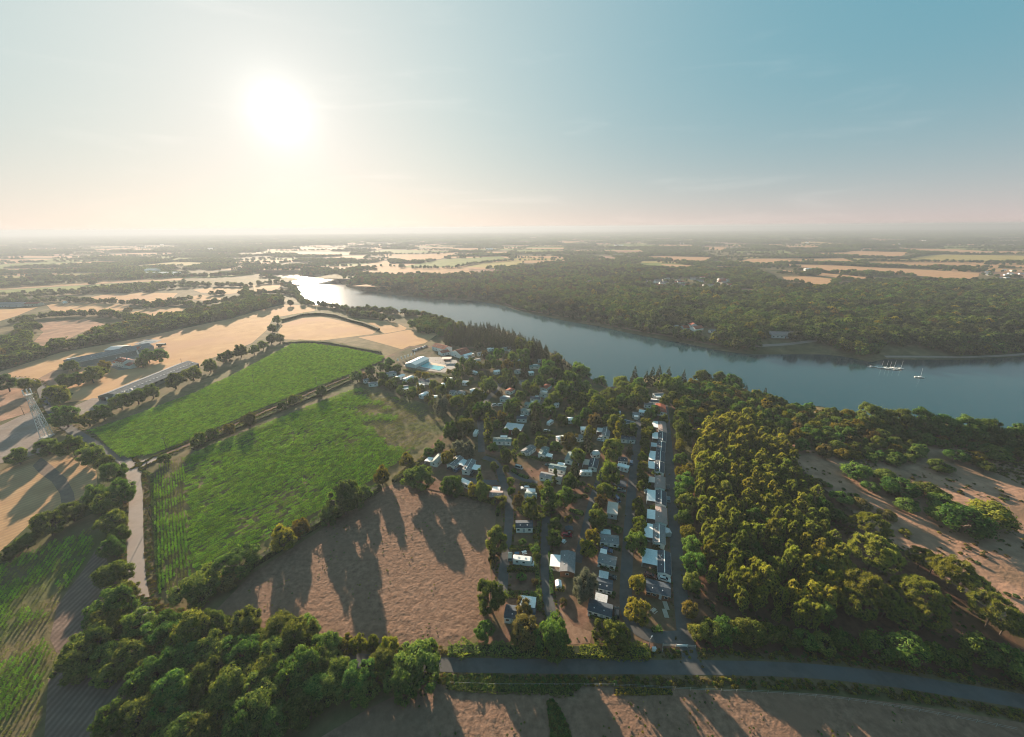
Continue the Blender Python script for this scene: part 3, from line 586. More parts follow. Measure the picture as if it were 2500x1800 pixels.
def poisson(poly, dmin, n_try, seed=0, keep=None):
    """random points at least dmin apart inside polygon"""
    rg = np.random.default_rng(seed); poly = np.asarray(poly)[:, :2]; x0, y0 = poly.min(0); x1, y1 = poly.max(0)
    X = rg.uniform(x0, x1, n_try); Y = rg.uniform(y0, y1, n_try); ok = inside(poly, X, Y); X = X[ok]; Y = Y[ok]
    cell = {}; out = []
    for x, y in zip(X, Y):
        i, j = int(x // dmin), int(y // dmin)
        if any((x - a) ** 2 + (y - b) ** 2 < dmin * dmin for di in (-1, 0, 1) for dj in (-1, 0, 1) for a, b in cell.get((i + di, j + dj), ())): continue
        cell.setdefault((i, j), []).append((x, y)); out.append((x, y))
    return np.array(out).reshape(-1, 2)

# --- scattered masses nobody could count: one object each, instanced on points
def scatter(name, pts, scl, rot, idx, protos, label, cat):
    pc = bpy.data.collections.new(name + '_kinds')
    for i, p in enumerate(protos): p.name = '%s_k%02d' % (name, i); pc.objects.link(p)
    me = bpy.data.meshes.new(name); n = len(pts); me.vertices.add(n); me.vertices.foreach_set('co', np.asarray(pts, np.float32).ravel())
    a = me.attributes.new('sc', 'FLOAT_VECTOR', 'POINT'); a.data.foreach_set('vector', np.asarray(scl, np.float32).ravel())
    a = me.attributes.new('rz', 'FLOAT_VECTOR', 'POINT'); r3 = np.zeros((n, 3), np.float32); r3[:, 2] = rot; a.data.foreach_set('vector', r3.ravel())
    a = me.attributes.new('ix', 'INT', 'POINT'); a.data.foreach_set('value', np.asarray(idx, np.int32))
    o = link(bpy.data.objects.new(name, me)); tag(o, label, cat, kind='stuff')
    ng = bpy.data.node_groups.new(name, 'GeometryNodeTree'); ng.interface.new_socket('Geometry', in_out='INPUT', socket_type='NodeSocketGeometry'); ng.interface.new_socket('Geometry', in_out='OUTPUT', socket_type='NodeSocketGeometry')
    L = ng.links.new; gi = ng.nodes.new('NodeGroupInput'); go = ng.nodes.new('NodeGroupOutput'); ip = ng.nodes.new('GeometryNodeInstanceOnPoints'); ci = ng.nodes.new('GeometryNodeCollectionInfo')
    ci.inputs['Collection'].default_value = pc; ci.inputs['Separate Children'].default_value = True; ci.inputs['Reset Children'].default_value = True; ip.inputs['Pick Instance'].default_value = True
    def at(nm, ty):
        k = ng.nodes.new('GeometryNodeInputNamedAttribute'); k.data_type = ty; k.inputs['Name'].default_value = nm; return k.outputs['Attribute']
    L(gi.outputs[0], ip.inputs['Points']); L(ci.outputs[0], ip.inputs['Instance']); L(at('ix', 'INT'), ip.inputs['Instance Index']); L(at('rz', 'FLOAT_VECTOR'), ip.inputs['Rotation']); L(at('sc', 'FLOAT_VECTOR'), ip.inputs['Scale']); L(ip.outputs[0], go.inputs[0])
    md = o.modifiers.new('scatter', 'NODES'); md.node_group = ng; return o
def proto(me): return bpy.data.objects.new('kind', me)
# ------------------------------------------------------------------ single trees: hedges and groves on the left
GB = 'oak trees of the dark grove beside the road bend'
for u, v, w in ((265,1479,100),(254,1527,92),(220,1565,100),(187,1612,100),(331,1520,84),(320,1600,92),(400,1545,90),(455,1535,80),(520,1520,74),(600,1516,84),(683,1527,84),(744,1540,72),
                (360,1650,100),(440,1600,95),(510,1590,90),(590,1590,95),(670,1590,90),(430,1690,110),(350,1740,100),(430,1790,110),(572,1660,112),(658,1650,92),(758,1622,92),(800,1612,64),
                (930,1625,82),(987,1640,84),(873,1652,84),(758,1682,92),(629,1708,112),(543,1708,112),(672,1750,92),(586,1765,112),(510,1770,110),(729,1722,84),(500,1660,100),(820,1668,80)):
    tree_px('oak', u, v, w, 'dark leafy oak in the dense grove below the grey lane', GB)
tree_px('oak', 1022, 1612, 118, 'broad dark oak at the grove end where the road comes out', asp=.85)
tree_px('oak', 276, 1750, 92, 'lone rounded oak standing out from the ploughed strip side of the grove', tint=(1.25, 1.2, 1.0))
tree_px('oakY', 326, 1549, 46, 'small yellowish tree poking out of the dark grove')
tree_px('oak', 265, 1640, 62, 'pale feathery tree at the edge of the grove over dark furrows', tint=(1.3, 1.35, 1.2))
for i, (u, v, w) in enumerate(((844,1573,38),(875,1570,42),(910,1568,36),(950,1572,46))):
    tree_px('oakY', u, v, w, ('first', 'second', 'third', 'fourth')[i] + ' from the grove of four light yellow green treetops along the road', asp=1.5, tint=(.8, 1.0, .9))
GL = 'trees of the hedge along the grey lane'
for i, (u, v, w) in enumerate(((272,1148,60),(233,1203,56),(294,1196,70),(257,1227,60),(270,1271,60),(289,1303,46),(272,1335,56),(270,1401,86),(294,1446,72))):
    tree_px('oak', u, v, w, 'oak in the hedge on the cornfield side of the stubble lane verge' if i < 4 else 'dark oak crowding the lane between the ploughed strip and the tarmac', GL if i < 4 else 'oaks beside the ploughed strip')
for i, (u, v, w) in enumerate(((171,1247,56),(115,1276,72),(59,1320,46),(20,1348,40))):
    tree_px('oak', u, v, w, ('oak nearest the lane', 'widest oak', 'small oak', 'lowest bush-like oak')[i] + ' in the hedge below the striped stubble field')
for i, (u, v, w) in enumerate(((113,1087,46),(173,1085,62),(220,1106,54),(256,1127,42),(40,1112,46))):
    tree_px('oak', u, v, w, ('round oak at the foot of the lattice mast', 'broad oak beside the mast foot and the gravel', 'oak between the mast and the road junction', 'small oak touching the road junction', 'lone dark oak between gravel yard and striped stubble')[i])
for i, (u, v, w) in enumerate(((136,960,58),(155,1013,62),(212,1020,42),(247,1004,44),(291,978,44),(332,965,44),(369,953,38),(423,927,44),(468,909,40),(510,890,36),(543,871,28),(558,864,28),(585,854,34),(618,852,26),(641,841,24),(660,826,26),(682,824,24),(663,800,22),(675,779,22))):
    lab = {0: 'large round oak beside the farm road bend', 1: 'large oak between farm road and barn apron', 2: 'first oak of the row in front of the long barn', 6: 'oak at the silo bags in front of the long barn'}.get(i)
    tree_px('oak', u, v, w, lab or ORD[i] + ' oak of the row above the bright corn counting from the farm road', None if lab else 'oaks above the bright corn')
for i, (u, v, w) in enumerate(((67,937,44),(14,932,48),(159,930,32),(220,912,46),(185,923,36),(172,890,32),(244,905,32),(161,925,36),(360,867,36),(390,864,36),(345,882,30))):
    tree_px('oak', u, v, w, ('oak at the farm road end', 'leftmost dark oak by the farm road', 'low oak before the yard hedge', 'largest oak below the grey sheds', 'oak second from the sheds', 'small round oak beside the pale lean-to', 'oak before the yellowing tree', 'oak beside the rough paddock', 'oak beside the farmhouse', 'oak clump behind the farmhouse end', 'low oak against the farmhouse wing')[i] + ' of the farm clumps', 'trees round the farm')
tree_px('oakY', 255, 890, 28, 'yellowing tree between grey sheds and white farmhouse')
for i, (u, v, w) in enumerate(((485,1071,38),(518,1057,32),(606,1021,40),(689,988,26),(716,972,32),(783,952,30),(400,1118,28),(871,916,32))):
    tree_px('oak', u, v, w, ('dark bush-like oak', 'upright dark oak', 'lone round oak', 'small oak', 'pair-topped oak', 'oak nearest the campsite', 'low round oak at the track junction', 'dark oak at the campsite corner')[i] + ' on the track between the two cornfields')
tree_px('oakY', 557, 1045, 28, 'olive yellow tree on the track between the cornfields')
for key, u, v, w, a, lab in (('oak',481,1426,102,.68,'large dark oak at the bare field corner beside the lane end'),('oak',579,1367,98,.66,'broad dark oak second along the hedge above the bare field'),('shrubB',557,1420,54,.7,'brown thicket between the two broad oaks of the bare field hedge'),
    ('oakY',689,1313,66,1.0,'sparse olive tree with visible trunk in the bare field hedge'),('oakY',731,1284,50,1.0,'smaller sparse olive tree in the bare field hedge'),('oak',836,1212,94,1.0,'tall thin-leaved dark tree in the hedge above the bare field'),
    ('oak',804,1252,52,.9,'green bush at the foot of the tall thin-leaved tree'),('oak',885,1203,42,1.0,'small tree beside the tall thin-leaved tree'),('oakY',931,1159,44,1.2,'olive tree with bare trunk at the corn edge'),('oak',1027,1158,84,.75,'large rounded oak at the top corner of the bare field'),
    ('oakY',992,1122,42,.8,'olive bush at the corn edge beside the white caravans'),('oak',1073,1087,30,1.0,'round tree at the corn edge by the silver trees'),('oak',1102,1180,62,.8,'round oak between bare field and parked cars'),('oak',1045,1104,30,.8,'low olive bush above the green roofed home')):
    tree_px(key, u, v, w, lab, asp=a, tint=(.75, .8, .9) if 'thin-leaved' in lab and 'tall' in lab[:5] else None)
for i, (u, v, w) in enumerate(((562,766,22),(577,761,15),(600,755,15),(624,751,13),(645,742,26),(708,738,17))):
    tree_px('oak', u, v, w, ORD[i] + ' round tree of the line crowning the big dry field towards the river', 'trees crowning the dry field')
# --- hillside and pines on the right
GP = 'pines of the close plantation'
plant = PP([(1706,1060),(1700,1130),(1712,1230),(1726,1330),(1745,1420),(1790,1462),(1850,1480),(1930,1500),(1990,1510),(2050,1480),(2090,1430),(2070,1370),(2030,1300),(2000,1230),(1960,1160),(1930,1105),(1890,1050),(1840,1025),(1780,1020),(1730,1030)], 6.5)
pp = poisson(plant, 3.55, 14000, 5)
pp = pp[np.argsort(pp[:, 1])][:340]
for x, y in pp:
    h = random.uniform(7.5, 14); g_ = float(vnoise(np.array([x]), np.array([y]), 16, 31)[0]) + random.uniform(-.35, .35); tn = (1.15, 1.08, .9) if g_ > .25 else (.72, .86, .85) if g_ < -.3 else (.95, 1.0, .9); k_ = random.random()  # crown tint varies in patches by noise
    if k_ < .06: tree('oak', x, y, h * .6, h * .8, 'leafy green tree mixed into the pine plantation', 'broadleaved trees in the plantation', name='woodland_tree')
    else: tree('pine', x, y, h * random.uniform(.36, .54), h, {1.15: 'bright yellow green', .72: 'darker blue green', .95: 'olive green'}[tn[0]] + ' pine in the close plantation beside the campsite road', GP + ' ' + str(tn[0]), tint=tn)
gp = PP([(215,1590),(270,1500),(340,1525),(500,1530),(700,1540),(770,1560),(900,1610),(1020,1620),(1010,1660),(880,1680),(740,1740),(700,1790),(380,1810),(330,1720),(330,1640),(250,1650)], 5)
for x, y in poisson(gp, 8.5, 1500, 8):
    w = random.uniform(7, 12); tree('oak', x, y, w, w * random.uniform(.8, 1.15), 'dark leafy oak in the dense grove below the grey lane', GB, tint=(.85, .9, .9) if random.random() < .5 else (1.1, 1.08, .95))
for i, (u, v, w) in enumerate(((2126,1284,80),(2135,1352,106),(2035,1376,84),(2118,1440,102),(2059,1431,64),(2165,1475,82),(2247,1452,104),(2250,1363,64),(2279,1380,64),(2332,1399,92),(2382,1440,82),(2426,1493,102),(2459,1519,82),(2088,1475,82),(2265,1505,82),(2206,1505,72),(2010,1440,70))):
    tree_px('bigpine', u, v, w, ORD[i] + ' in a zigzag of broad domed pines from the hillside top to the road', 'domed pines by the hillside')
for i, (key, u, v, w) in enumerate(sorted((('shrub',2090,1153,58),('shrub',2163,1166,50),('shrub',2123,1190,36),('shrub',2194,1195,72),('shrub',2269,1199,52),('shrub',2295,1208,38),('shrub',2214,1234,48),('shrub',2298,1232,58),('shrub',2295,1256,52),('shrub',2331,1243,42),
    ('shrub',2293,1140,44),('shrub',2315,1144,26),('shrub',2333,1115,46),('shrub',2432,1109,52),('shrub',2408,1142,38),('shrub',2055,1219,46),('shrub',2022,1186,18),('shrub',2084,1215,26),('shrub',2013,1240,44),('shrub',2044,1262,46),('shrubB',2163,1259,38),('shrubB',2105,1235,40),('shrubB',2180,1200,30),('shrubB',2000,1180,30)), key=lambda q: (q[0], q[2]))):
    tree_px(key, u, v, w, ORD[i] + ' green bush down the dry hillside from the river wood' if key == 'shrub' else ORD[i - 20] + ' brown dry bush down the hillside beside the plantation', 'bushes on the dry hillside' if key == 'shrub' else 'brown bushes on the hillside')
tree_px('shrub', 2353, 1274, 96, 'largest spreading green thicket on the dry hillside', asp=.8); tree_px('shrub', 2422, 1262, 90, 'bright yellow green thicket joined to the largest one', tint=(1.35, 1.25, .9), asp=.75)
tree_px('shrubY', 2375, 1118, 46, 'golden bush among green ones at the top of the hillside'); tree_px('shrubY', 2209, 1298, 24, 'small golden bush at the foot of the hillside slope')
for i, (u, v, w) in enumerate(sorted(((1707,1548,44),(1737,1545,56),(1772,1535,60),(1808,1540,60),(1845,1545,56),(1880,1550,56),(1920,1560,56),(1965,1565,50),(2010,1575,50),(2060,1570,60),(2140,1580,70),(2215,1585,80),(2290,1600,60),(2390,1590,80),(2450,1610,80),(2500,1640,80),(2340,1610,50),(1760,1560,50),(1830,1562,50)))):
    tree_px('shrub', u, v, w, ORD[i] + ' bush of the roadside thicket below the pines, counted from the entrance gate', 'roadside thicket below the pines', asp=.95, tint=(1.1, 1.0, .9))
GR = 'trees in the row between campsite road and pines'
for i, (key, u, v, w) in enumerate((('oak',1661,1020,42),('oak',1670,1049,58),('oakY',1663,1084,32),('oak',1665,1118,38),('oakY',1672,1151,46),('oak',1674,1178,52),('oak',1665,1205,38),('oak',1678,1225,52),('oak',1672,1261,42),('oakY',1680,1298,44),('oak',1690,1334,58),('oak',1696,1373,60),('oak',1692,1420,52))):
    tree_px(key, u, v, w, ('green' if key == 'oak' else 'olive yellow') + ' tree, ' + ORD[i] + ' from the top between campsite road and pines', GR + key, tint=(1.15, 1.15, 1.1) if key == 'oak' else (.75, .75, .8), asp=1.05)
tree_px('oakB', 1682, 1484, 44, 'orange tinged tree in the roadside row near the entrance', tint=(1.3, 1.15, .8), asp=1.2)
tree_px('shrubB', 1690, 1535, 26, 'low orange bush beside the entrance gate')
# --- near bank wood
near_wood = PP([(1648,1010),(1640,965),(1690,938),(1760,922),(1800,942),(1860,957),(1930,975),(2000,1000),(2100,1018),(2200,1030),(2300,1042),(2400,1058),(2520,1075),(2640,1095),(2640,1130),(2520,1118),(2420,1100),(2330,1085),(2270,1085),(2230,1115),(2180,1130),(2090,1118),(2010,1105),(1950,1100),(1900,1050),(1850,1020),(1790,1005),(1720,1022),(1690,1035)], 3.0)
wp = poisson(near_wood, 5.0, 12000, 9)
order = np.argsort(wp[:, 1]); wp = wp[order]
for x, y in wp[:330]:
    q = random.random(); key = 'oakY' if q < .13 else 'oakB' if q < .18 else 'oak'
    w = random.uniform(5.5, 9.5); tree(key, x, y, w, w * random.uniform(.75, 1.0), {'oak': 'green tree in the mixed wood along the near bank', 'oakY': 'golden tree among the green wood of the near bank', 'oakB': 'russet tree among the green wood of the near bank'}[key], 'near bank wood ' + key, name='woodland_tree')
for i, (u, v, w) in enumerate(((2130,1012,64),(2190,1020,64),(2250,1025,70),(2310,1035,70),(2365,1045,70),(2420,1050,74),(2475,1060,74),(1790,930,50),(1760,925,44),(1720,920,44))):
    tree_px('oak', u, v, w, ORD[i] + ' tall dark shore tree counted along the near bank', 'tall trees screening the near shore', name='woodland_tree', asp=1.0, tint=(.8, .85, .9))
for u, v, w in ((1868,958,16),(1822,948,14),(1670,914,16),(1633,908,18),(1610,905,18),(1550,914,26),(1593,915,24),(1578,924,24)):
    tree_px('spruce', u, v, w, 'dark pointed conifer rising above the near bank trees', 'pointed conifers on the near bank')
# ------------------------------------------------------------------ trees inside the campsite
CAMPT = [
 ('oak',1214,1316,56,'green tree at the bare field edge beside the narrow campsite lane'),('spruce',1205,1340,24,'small pale spruce in front of a green tree by the bare field'),('oak',1198,1452,68,'large green tree at the bare field edge above the white canopied home'),
 ('oak',1181,1535,44,'smaller green tree at the lowest campsite corner by the bare field'),('oakB',1280,1486,46,'olive brown tree leaning over the white canopied home'),('oakB',1275,1535,74,'large brownish tree at the campsite hedge by the road'),
 ('oak',1350,1546,80,'large dark green tree at the campsite hedge by the dirt clearing'),('oak',1354,1313,36,'tree beside the red car'),('silver',1426,1425,64,'big silver grey willow-like tree between two rows of homes'),('oakY',1437,1337,40,'yellow green tree above the silver tree'),
 ('oak',1310,1357,20,'little green tree beside the white motorhome'),('oak',1555,1321,48,'dark green tree between tarmac road and terraced homes'),('oakY',1557,1420,42,'golden tree beside the dark roofed brown chalet'),('oakY',1555,1486,54,'tall yellow green tree over the picnic corner'),
 ('oak',1510,1546,72,'spreading tree at the entrance hedge below the parked black car'),('poplar',1458,1538,24,'narrow pointed tree at the entrance hedge'),('oakB',1264,1220,30,'brown tree in front of a dark roofed home'),('oak',1296,1238,46,'dense green tree in front of a dark roofed home'),
 ('oakY',1318,1197,26,'golden tree beside the dark roofed home with white car'),('poplar',1340,1208,46,'broad upright poplar in the middle of the campsite'),('poplar',1355,1163,15,'slim poplar before the long white home'),('oak',1379,1212,44,'dark green tree joined to the upright poplar'),
 ('oak',1393,1175,40,'olive tree beside the white camper van'),('spruce',1402,1138,28,'dark conifer above the white camper van'),('oak',1207,1136,22,'small round tree on the lane island'),('oak',1236,1144,18,'small tree at the lane fork'),('oak',1247,1173,18,'round bush-like tree on the fork verge'),
 ('oak',1247,1196,17,'lowest bush-like tree on the fork verge'),('oak',1236,1110,32,'tree at the upper lane bend'),('poplar',1258,1098,22,'pointed poplar at the upper lane bend'),('poplar',1172,1168,20,'narrow tree above the bare field corner'),('oak',1177,1193,40,'tree touching the brown walled home'),
 ('oakY',1154,1196,30,'orange olive bush at the bare field corner'),('shrubY',1220,1226,34,'golden bush at the bare field corner by the lane'),('oak',1357,1284,36,'olive tree above the red car'),('oakB',1453,1023,38,'orange tinted tree near the upper pitches'),
 ('oak',1504,1030,46,'round tree over the upper pitches beside the yellow green row'),('oak',1537,1048,40,'tree behind the yellow green row'),('spruce',1433,1070,36,'tall dark conifer among the upper pitches'),('oak',1412,1112,36,'green tree below the tall dark conifer'),
 ('poplarY',1508,1058,24,'bright golden tree beside a white home with dark roof'),('oak',1498,1094,52,'large round tree below the bright golden tree'),('oak',1488,1150,58,'large round tree above the parked estate car'),('oak',1478,1194,38,'round green tree beside the grey estate car'),
 ('oakB',1465,1222,34,'brownish round tree beside the long flat roofed awning'),('oak',1459,1261,48,'green tree below the flat roofed awning'),('oakY',1449,1308,34,'golden tree beside the white home with two windows'),
 ('oak',1621,1020,26,'round tree at the head of the terraced row'),('shrub',1606,1155,22,'clipped bush between two terraced homes'),('spruce',1539,1090,18,'little dark conifer beside the tarmac road'),
 ('oak',1101,1049,44,'large green tree on the corn edge beside a parked caravan'),('oak',1132,1037,50,'tallest green tree above the parked caravan'),('poplar',1190,1040,28,'upright tree before the flat roofed washroom'),('silver',1114,1088,30,'grey green tree by the upper car park'),
 ('silver',1142,1093,34,'paler grey tree beside the upper car park'),('oakY',1093,1114,36,'orange yellow tree between two white homes'),('oak',1205,1090,26,'little tree on the upper lawn'),('oak',1233,1105,30,'round tree beside the pointed poplar'),('oak',1278,1068,30,'tree beside the long grey home'),
 ('oak',1170,1008,34,'dark tree behind the washroom'),('oak',1186,992,32,'dark tree beside white vans'),('silver',1076,985,46,'large grey green tree on the corn edge below the yellow poplars'),('oak',1114,980,40,'olive tree next to the large grey green tree'),('oak',1146,974,26,'small tree over the upper lane'),
 ('oak',1245,993,38,'dark tree between two rows of upper homes'),('oak',1306,993,34,'olive tree over the stepped white homes'),('spruce',1308,1026,30,'conifer beside the washroom lane'),('oak',1169,964,38,'tall tree above the upper lane'),
 ('oak',1417,908,52,'large dark tree at the cove'),('oak',1463,936,42,'lone grey green tree at the head of the cove'),('oak',1393,922,48,'dark tree second from the cove'),('oak',1377,948,46,'dark tree below the cove trees'),('oak',1460,985,50,'green tree below the cove'),('oak',1493,988,38,'tree beside the cove pitches'),
 ('oak',1516,932,42,'green tree beside the shore conifers'),('oak',1523,946,38,'olive tree below the shore conifers'),('oak',1562,938,36,'tree under the shore conifers'),('oak',1619,930,42,'broad tree at the end of the campsite road'),('oak',1650,936,46,'green tree right of the road end'),('oak',1562,962,48,'dark round tree above the upper terrace'),
 ('oak',1539,980,38,'olive tree left of the upper terrace'),('oak',1624,976,28,'round tree beside the upper terrace homes'),('oak',1587,1008,30,'dark tree beside the red chalet'),('oak',1354,970,36,'dark tree by the upper gravel'),('oak',1338,986,32,'dark tree below the upper gravel'),('oak',1343,1004,36,'olive tree near the blue tent'),
 ('oak',1373,1024,32,'round tree above the blue tent'),('oak',1410,1027,28,'round tree beside the footpath'),('oakB',1389,1072,42,'brown olive tree between two white homes'),('spruce',1305,1000,22,'thin conifer beside stepped homes'),
 ('oak',950,882,24,'dark tree at the pool corner by the corn'),('oak',932,894,20,'dark tree second from the pool corner'),('oak',903,902,26,'dark round tree at the corn corner'),('oak',969,898,22,'green tree before the glazed pool hall'),('oakB',887,918,22,'brownish tree at the corn corner'),('oak',907,922,20,'round olive tree at the corn corner'),
 ('oak',928,916,20,'olive tree above the first caravans'),('oak',932,932,20,'tree among the first caravans'),('oak',950,938,24,'tall tree among the first caravans'),('oak',1002,928,15,'clipped round tree beside a caravan'),('oak',1015,927,14,'second clipped round tree beside a caravan'),('oak',986,934,11,'smallest clipped round tree'),
 ('oakY',1021,912,18,'bright round tree below the pool'),('oakY',1039,916,24,'bright broad tree below the pool'),('oakY',1096,906,16,'golden bush beside the pool slide'),('poplar',1117,912,20,'pointed yellow green tree near the playground'),('oak',1099,935,28,'olive tree below the playground'),('oak',1058,936,24,'round tree beside the dark roofed caravan'),
 ('oak',1077,950,30,'tree below the playground hedge'),('oak',1002,961,26,'green tree on the corn edge'),('poplarY',1021,951,13,'first slim golden poplar on the corn edge'),('poplarY',1052,960,14,'second slim golden poplar on the corn edge'),('oakY',1040,975,14,'yellow bush between golden poplars'),('oak',977,952,24,'brown green tree on the corn edge'),
 ('oak',1138,972,18,'little tree on the inner lane'),('oak',1145,889,24,'tree beside the red roofed halls'),('oak',1122,898,20,'tree behind the pool terrace'),('oak',1271,838,32,'dark tree on the ridge over the halls'),('oak',1295,848,32,'dark tree second on the ridge over the halls'),('oak',1251,872,32,'dark green tree above the white tents'),
 ('oak',1278,863,32,'yellow green tree above the white tents'),('oakB',1182,864,22,'brown tree beside the halls'),('oak',1217,862,28,'clipped round tree beside the halls'),('oak',1200,876,20,'light tree beside the halls'),('oakY',1239,889,30,'golden tree in the upper pitches'),('oak',1147,890,26,'olive tree near the white truck'),('oak',1189,890,24,'dark tree near the white truck'),
 ('spruce',1246,917,26,'bare-looking conifer in the middle pitches'),('spruce',1280,895,24,'tall conifer in the middle pitches'),('oak',1195,936,40,'large round tree in the middle pitches'),('oak',1223,924,20,'dark upright tree beside the large round one'),('oak',1174,913,20,'small tree by the truck'),('oak',1151,924,12,'tiny round tree by the truck'),('oak',1145,936,15,'round tree below the truck'),
 ('oak',1356,879,42,'broad olive tree above the shore path'),('oak',1339,892,36,'dark tree above the shore path'),('oak',1411,902,42,'dark tree beneath the shore spruce'),('oak',1313,929,32,'dark tree beside the red roofed cabin'),('oak',1306,950,30,'dark tree below the red roofed cabin'),('oak',1271,965,30,'dark tree left of the stepped homes'),('oak',1377,947,36,'dark tree on the shore slope'),
 ('oak',1172,999,38,'dark round tree behind the caravan meadow'),('oak',1360,912,40,'dark tree covering the shore slope'),('oak',1330,905,34,'dark tree over the grey roofed home'),('oak',1492,962,38,'round tree closing the head of the cove'),('oak',1512,958,36,'second round tree closing the cove'),('oak',1535,958,36,'third round tree along the cove shore'),('oak',1478,968,34,'low tree at the cove tip'),('oak',1448,962,36,'dark tree on the cove shore'),('oak',1430,945,40,'dark spreading tree on the cove shore'),('oak',1550,948,34,'tree beside the shore conifers'),('oak',1520,975,34,'tree shading the cove pitches'),('oak',1500,1008,30,'small tree by the upper caravan'),('oak',1432,1008,34,'olive tree at the footpath bend'),('oak',1285,940,28,'shade tree in the middle pitches'),
]
for key, u, v, w, lab in CAMPT:
    tree_px(key, u, v, w * (1.1 if v > 1150 else 1.0), lab, name={'oak': 'broadleaf_tree', 'oakY': 'broadleaf_tree', 'oakB': 'broadleaf_tree', 'silver': 'broadleaf_tree'}.get(key), tint=(1.0, 1.02, .95) if key == 'oak' else None, asp=1.9 if lab.startswith('broad upright') else (1.25 if v > 1090 else 1.1) if key in ('oak', 'oakY', 'oakB') else None)
for i, (u, v, w) in enumerate(((1580,1033,31),(1578,1057,29),(1574,1080,30),(1576,1098,27),(1570,1114,29),(1570,1139,33),(1570,1161,33),(1572,1182,33),(1557,1231,35),(1565,1251,33),(1563,1274,35),(1557,1296,42))):
    tree_px('oakY', u, v, w, ORD[i] + ' pollarded yellow green tree from the top of the avenue beside terraced homes', 'avenue of pollarded trees', name='broadleaf_tree', tint=(.72, .92, .8), asp=1.05)
for u, v, w in ((1165,838,19),(1176,838,19),(1203,838,19),(1216,838,19)):
    tree_px('spruce', u, v, w, 'conifer in the row behind the red roofed halls', 'conifers behind the halls', asp=1.6)
# conifer wood on the point, and the shore trees down to the cove
point = PP([(1110,800),(1160,800),(1230,806),(1290,822),(1340,846),(1390,880),(1420,905),(1400,925),(1360,905),(1320,880),(1280,860),(1230,845),(1150,838),(1090,838),(1080,815)], 4.0)
for x, y in poisson(point, 6.2, 4000, 3):
    h = random.uniform(11, 16); tree('spruce', x, y, h * random.uniform(.42, .55), h, 'dark conifer in the wood on the river point', 'conifers on the river point', tint=(1.15, 1.05, 1.0))
shore = PP([(1060,772),(1094,785),(1131,800),(1110,815),(1080,822),(1070,810),(1040,812),(1000,798),(1010,785)], 3.0)
for x, y in poisson(shore, 9, 900, 4):
    w = random.uniform(9, 14); tree('oak', x, y, w, w * .85, 'rounded tree in the clump above the dry fields by the river', 'rounded trees by the river')
# ------------------------------------------------------------------ clipped hedges
def hedge(px, wid, h, label, key=LEAF, closed=False, group='clipped hedges between pitches', tint=None):
    q = smooth_line([P(u, v)[:2] for u, v in px], 1.2); L = np.linalg.norm(np.diff(q, axis=0), axis=1).sum(); n = int(min(4200, L * (wid + 2 * h) * 11)); rg = np.random.default_rng(int(abs(px[0][0] * 7 + px[0][1])))
    s = rg.uniform(0, len(q) - 1.001, n); i = s.astype(int); f = (s - i)[:, None]; c = q[i] * (1 - f) + q[i + 1] * f; t = q[i + 1] - q[i]; t /= np.linalg.norm(t, axis=1)[:, None]; nn = np.stack([-t[:, 1], t[:, 0]], 1)
    a = rg.uniform(-1, 1, n); top = rg.random(n) < wid / (wid + 1.6 * h); lump = 1 + .34 * vnoise(c[:, 0], c[:, 1], 2.6, 5) + .2 * vnoise(c[:, 0], c[:, 1], 1.1, 6)
    off = np.where(top, a, np.sign(a)) * wid / 2 * lump; z = np.where(top, h, rg.uniform(.05, 1, n) * h) * lump
    pos = np.concatenate([c + nn * off[:, None], z[:, None]], 1) + rg.normal(0, .06, (n, 3)); nr = np.concatenate([nn * np.where(top, 0, np.sign(a))[:, None], np.where(top, 1., .2)[:, None]], 1) + .5 * rnd_dirs(n, rg); nr /= np.linalg.norm(nr, axis=1)[:, None]
    o0 = q.mean(0); z0 = hz_at(*o0); pos[:, :2] -= o0
    V, Q = cards(pos, nr, rg.uniform(.16, .34, n), rg)
    r = empty('hedge', (o0[0], o0[1], z0)); tag(r, label, 'hedge', group)
    fo = link(bpy.data.objects.new('foliage', fast_mesh('foliage', V, Q, key)), r)
    if tint: fo.color = (*tint, 1)
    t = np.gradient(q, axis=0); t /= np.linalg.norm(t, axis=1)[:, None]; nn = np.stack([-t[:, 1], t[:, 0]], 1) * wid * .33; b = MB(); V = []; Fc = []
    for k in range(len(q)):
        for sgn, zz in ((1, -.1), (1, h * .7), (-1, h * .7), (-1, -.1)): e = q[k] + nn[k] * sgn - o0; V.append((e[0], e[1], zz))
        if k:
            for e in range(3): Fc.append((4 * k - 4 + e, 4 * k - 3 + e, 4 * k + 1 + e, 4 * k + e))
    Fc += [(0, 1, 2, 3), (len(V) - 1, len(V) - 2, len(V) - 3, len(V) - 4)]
    mesh_obj('shade_core', V, Fc, DARK, r); return r  # solid core filling the hedge, its inner shade put into the dark colour
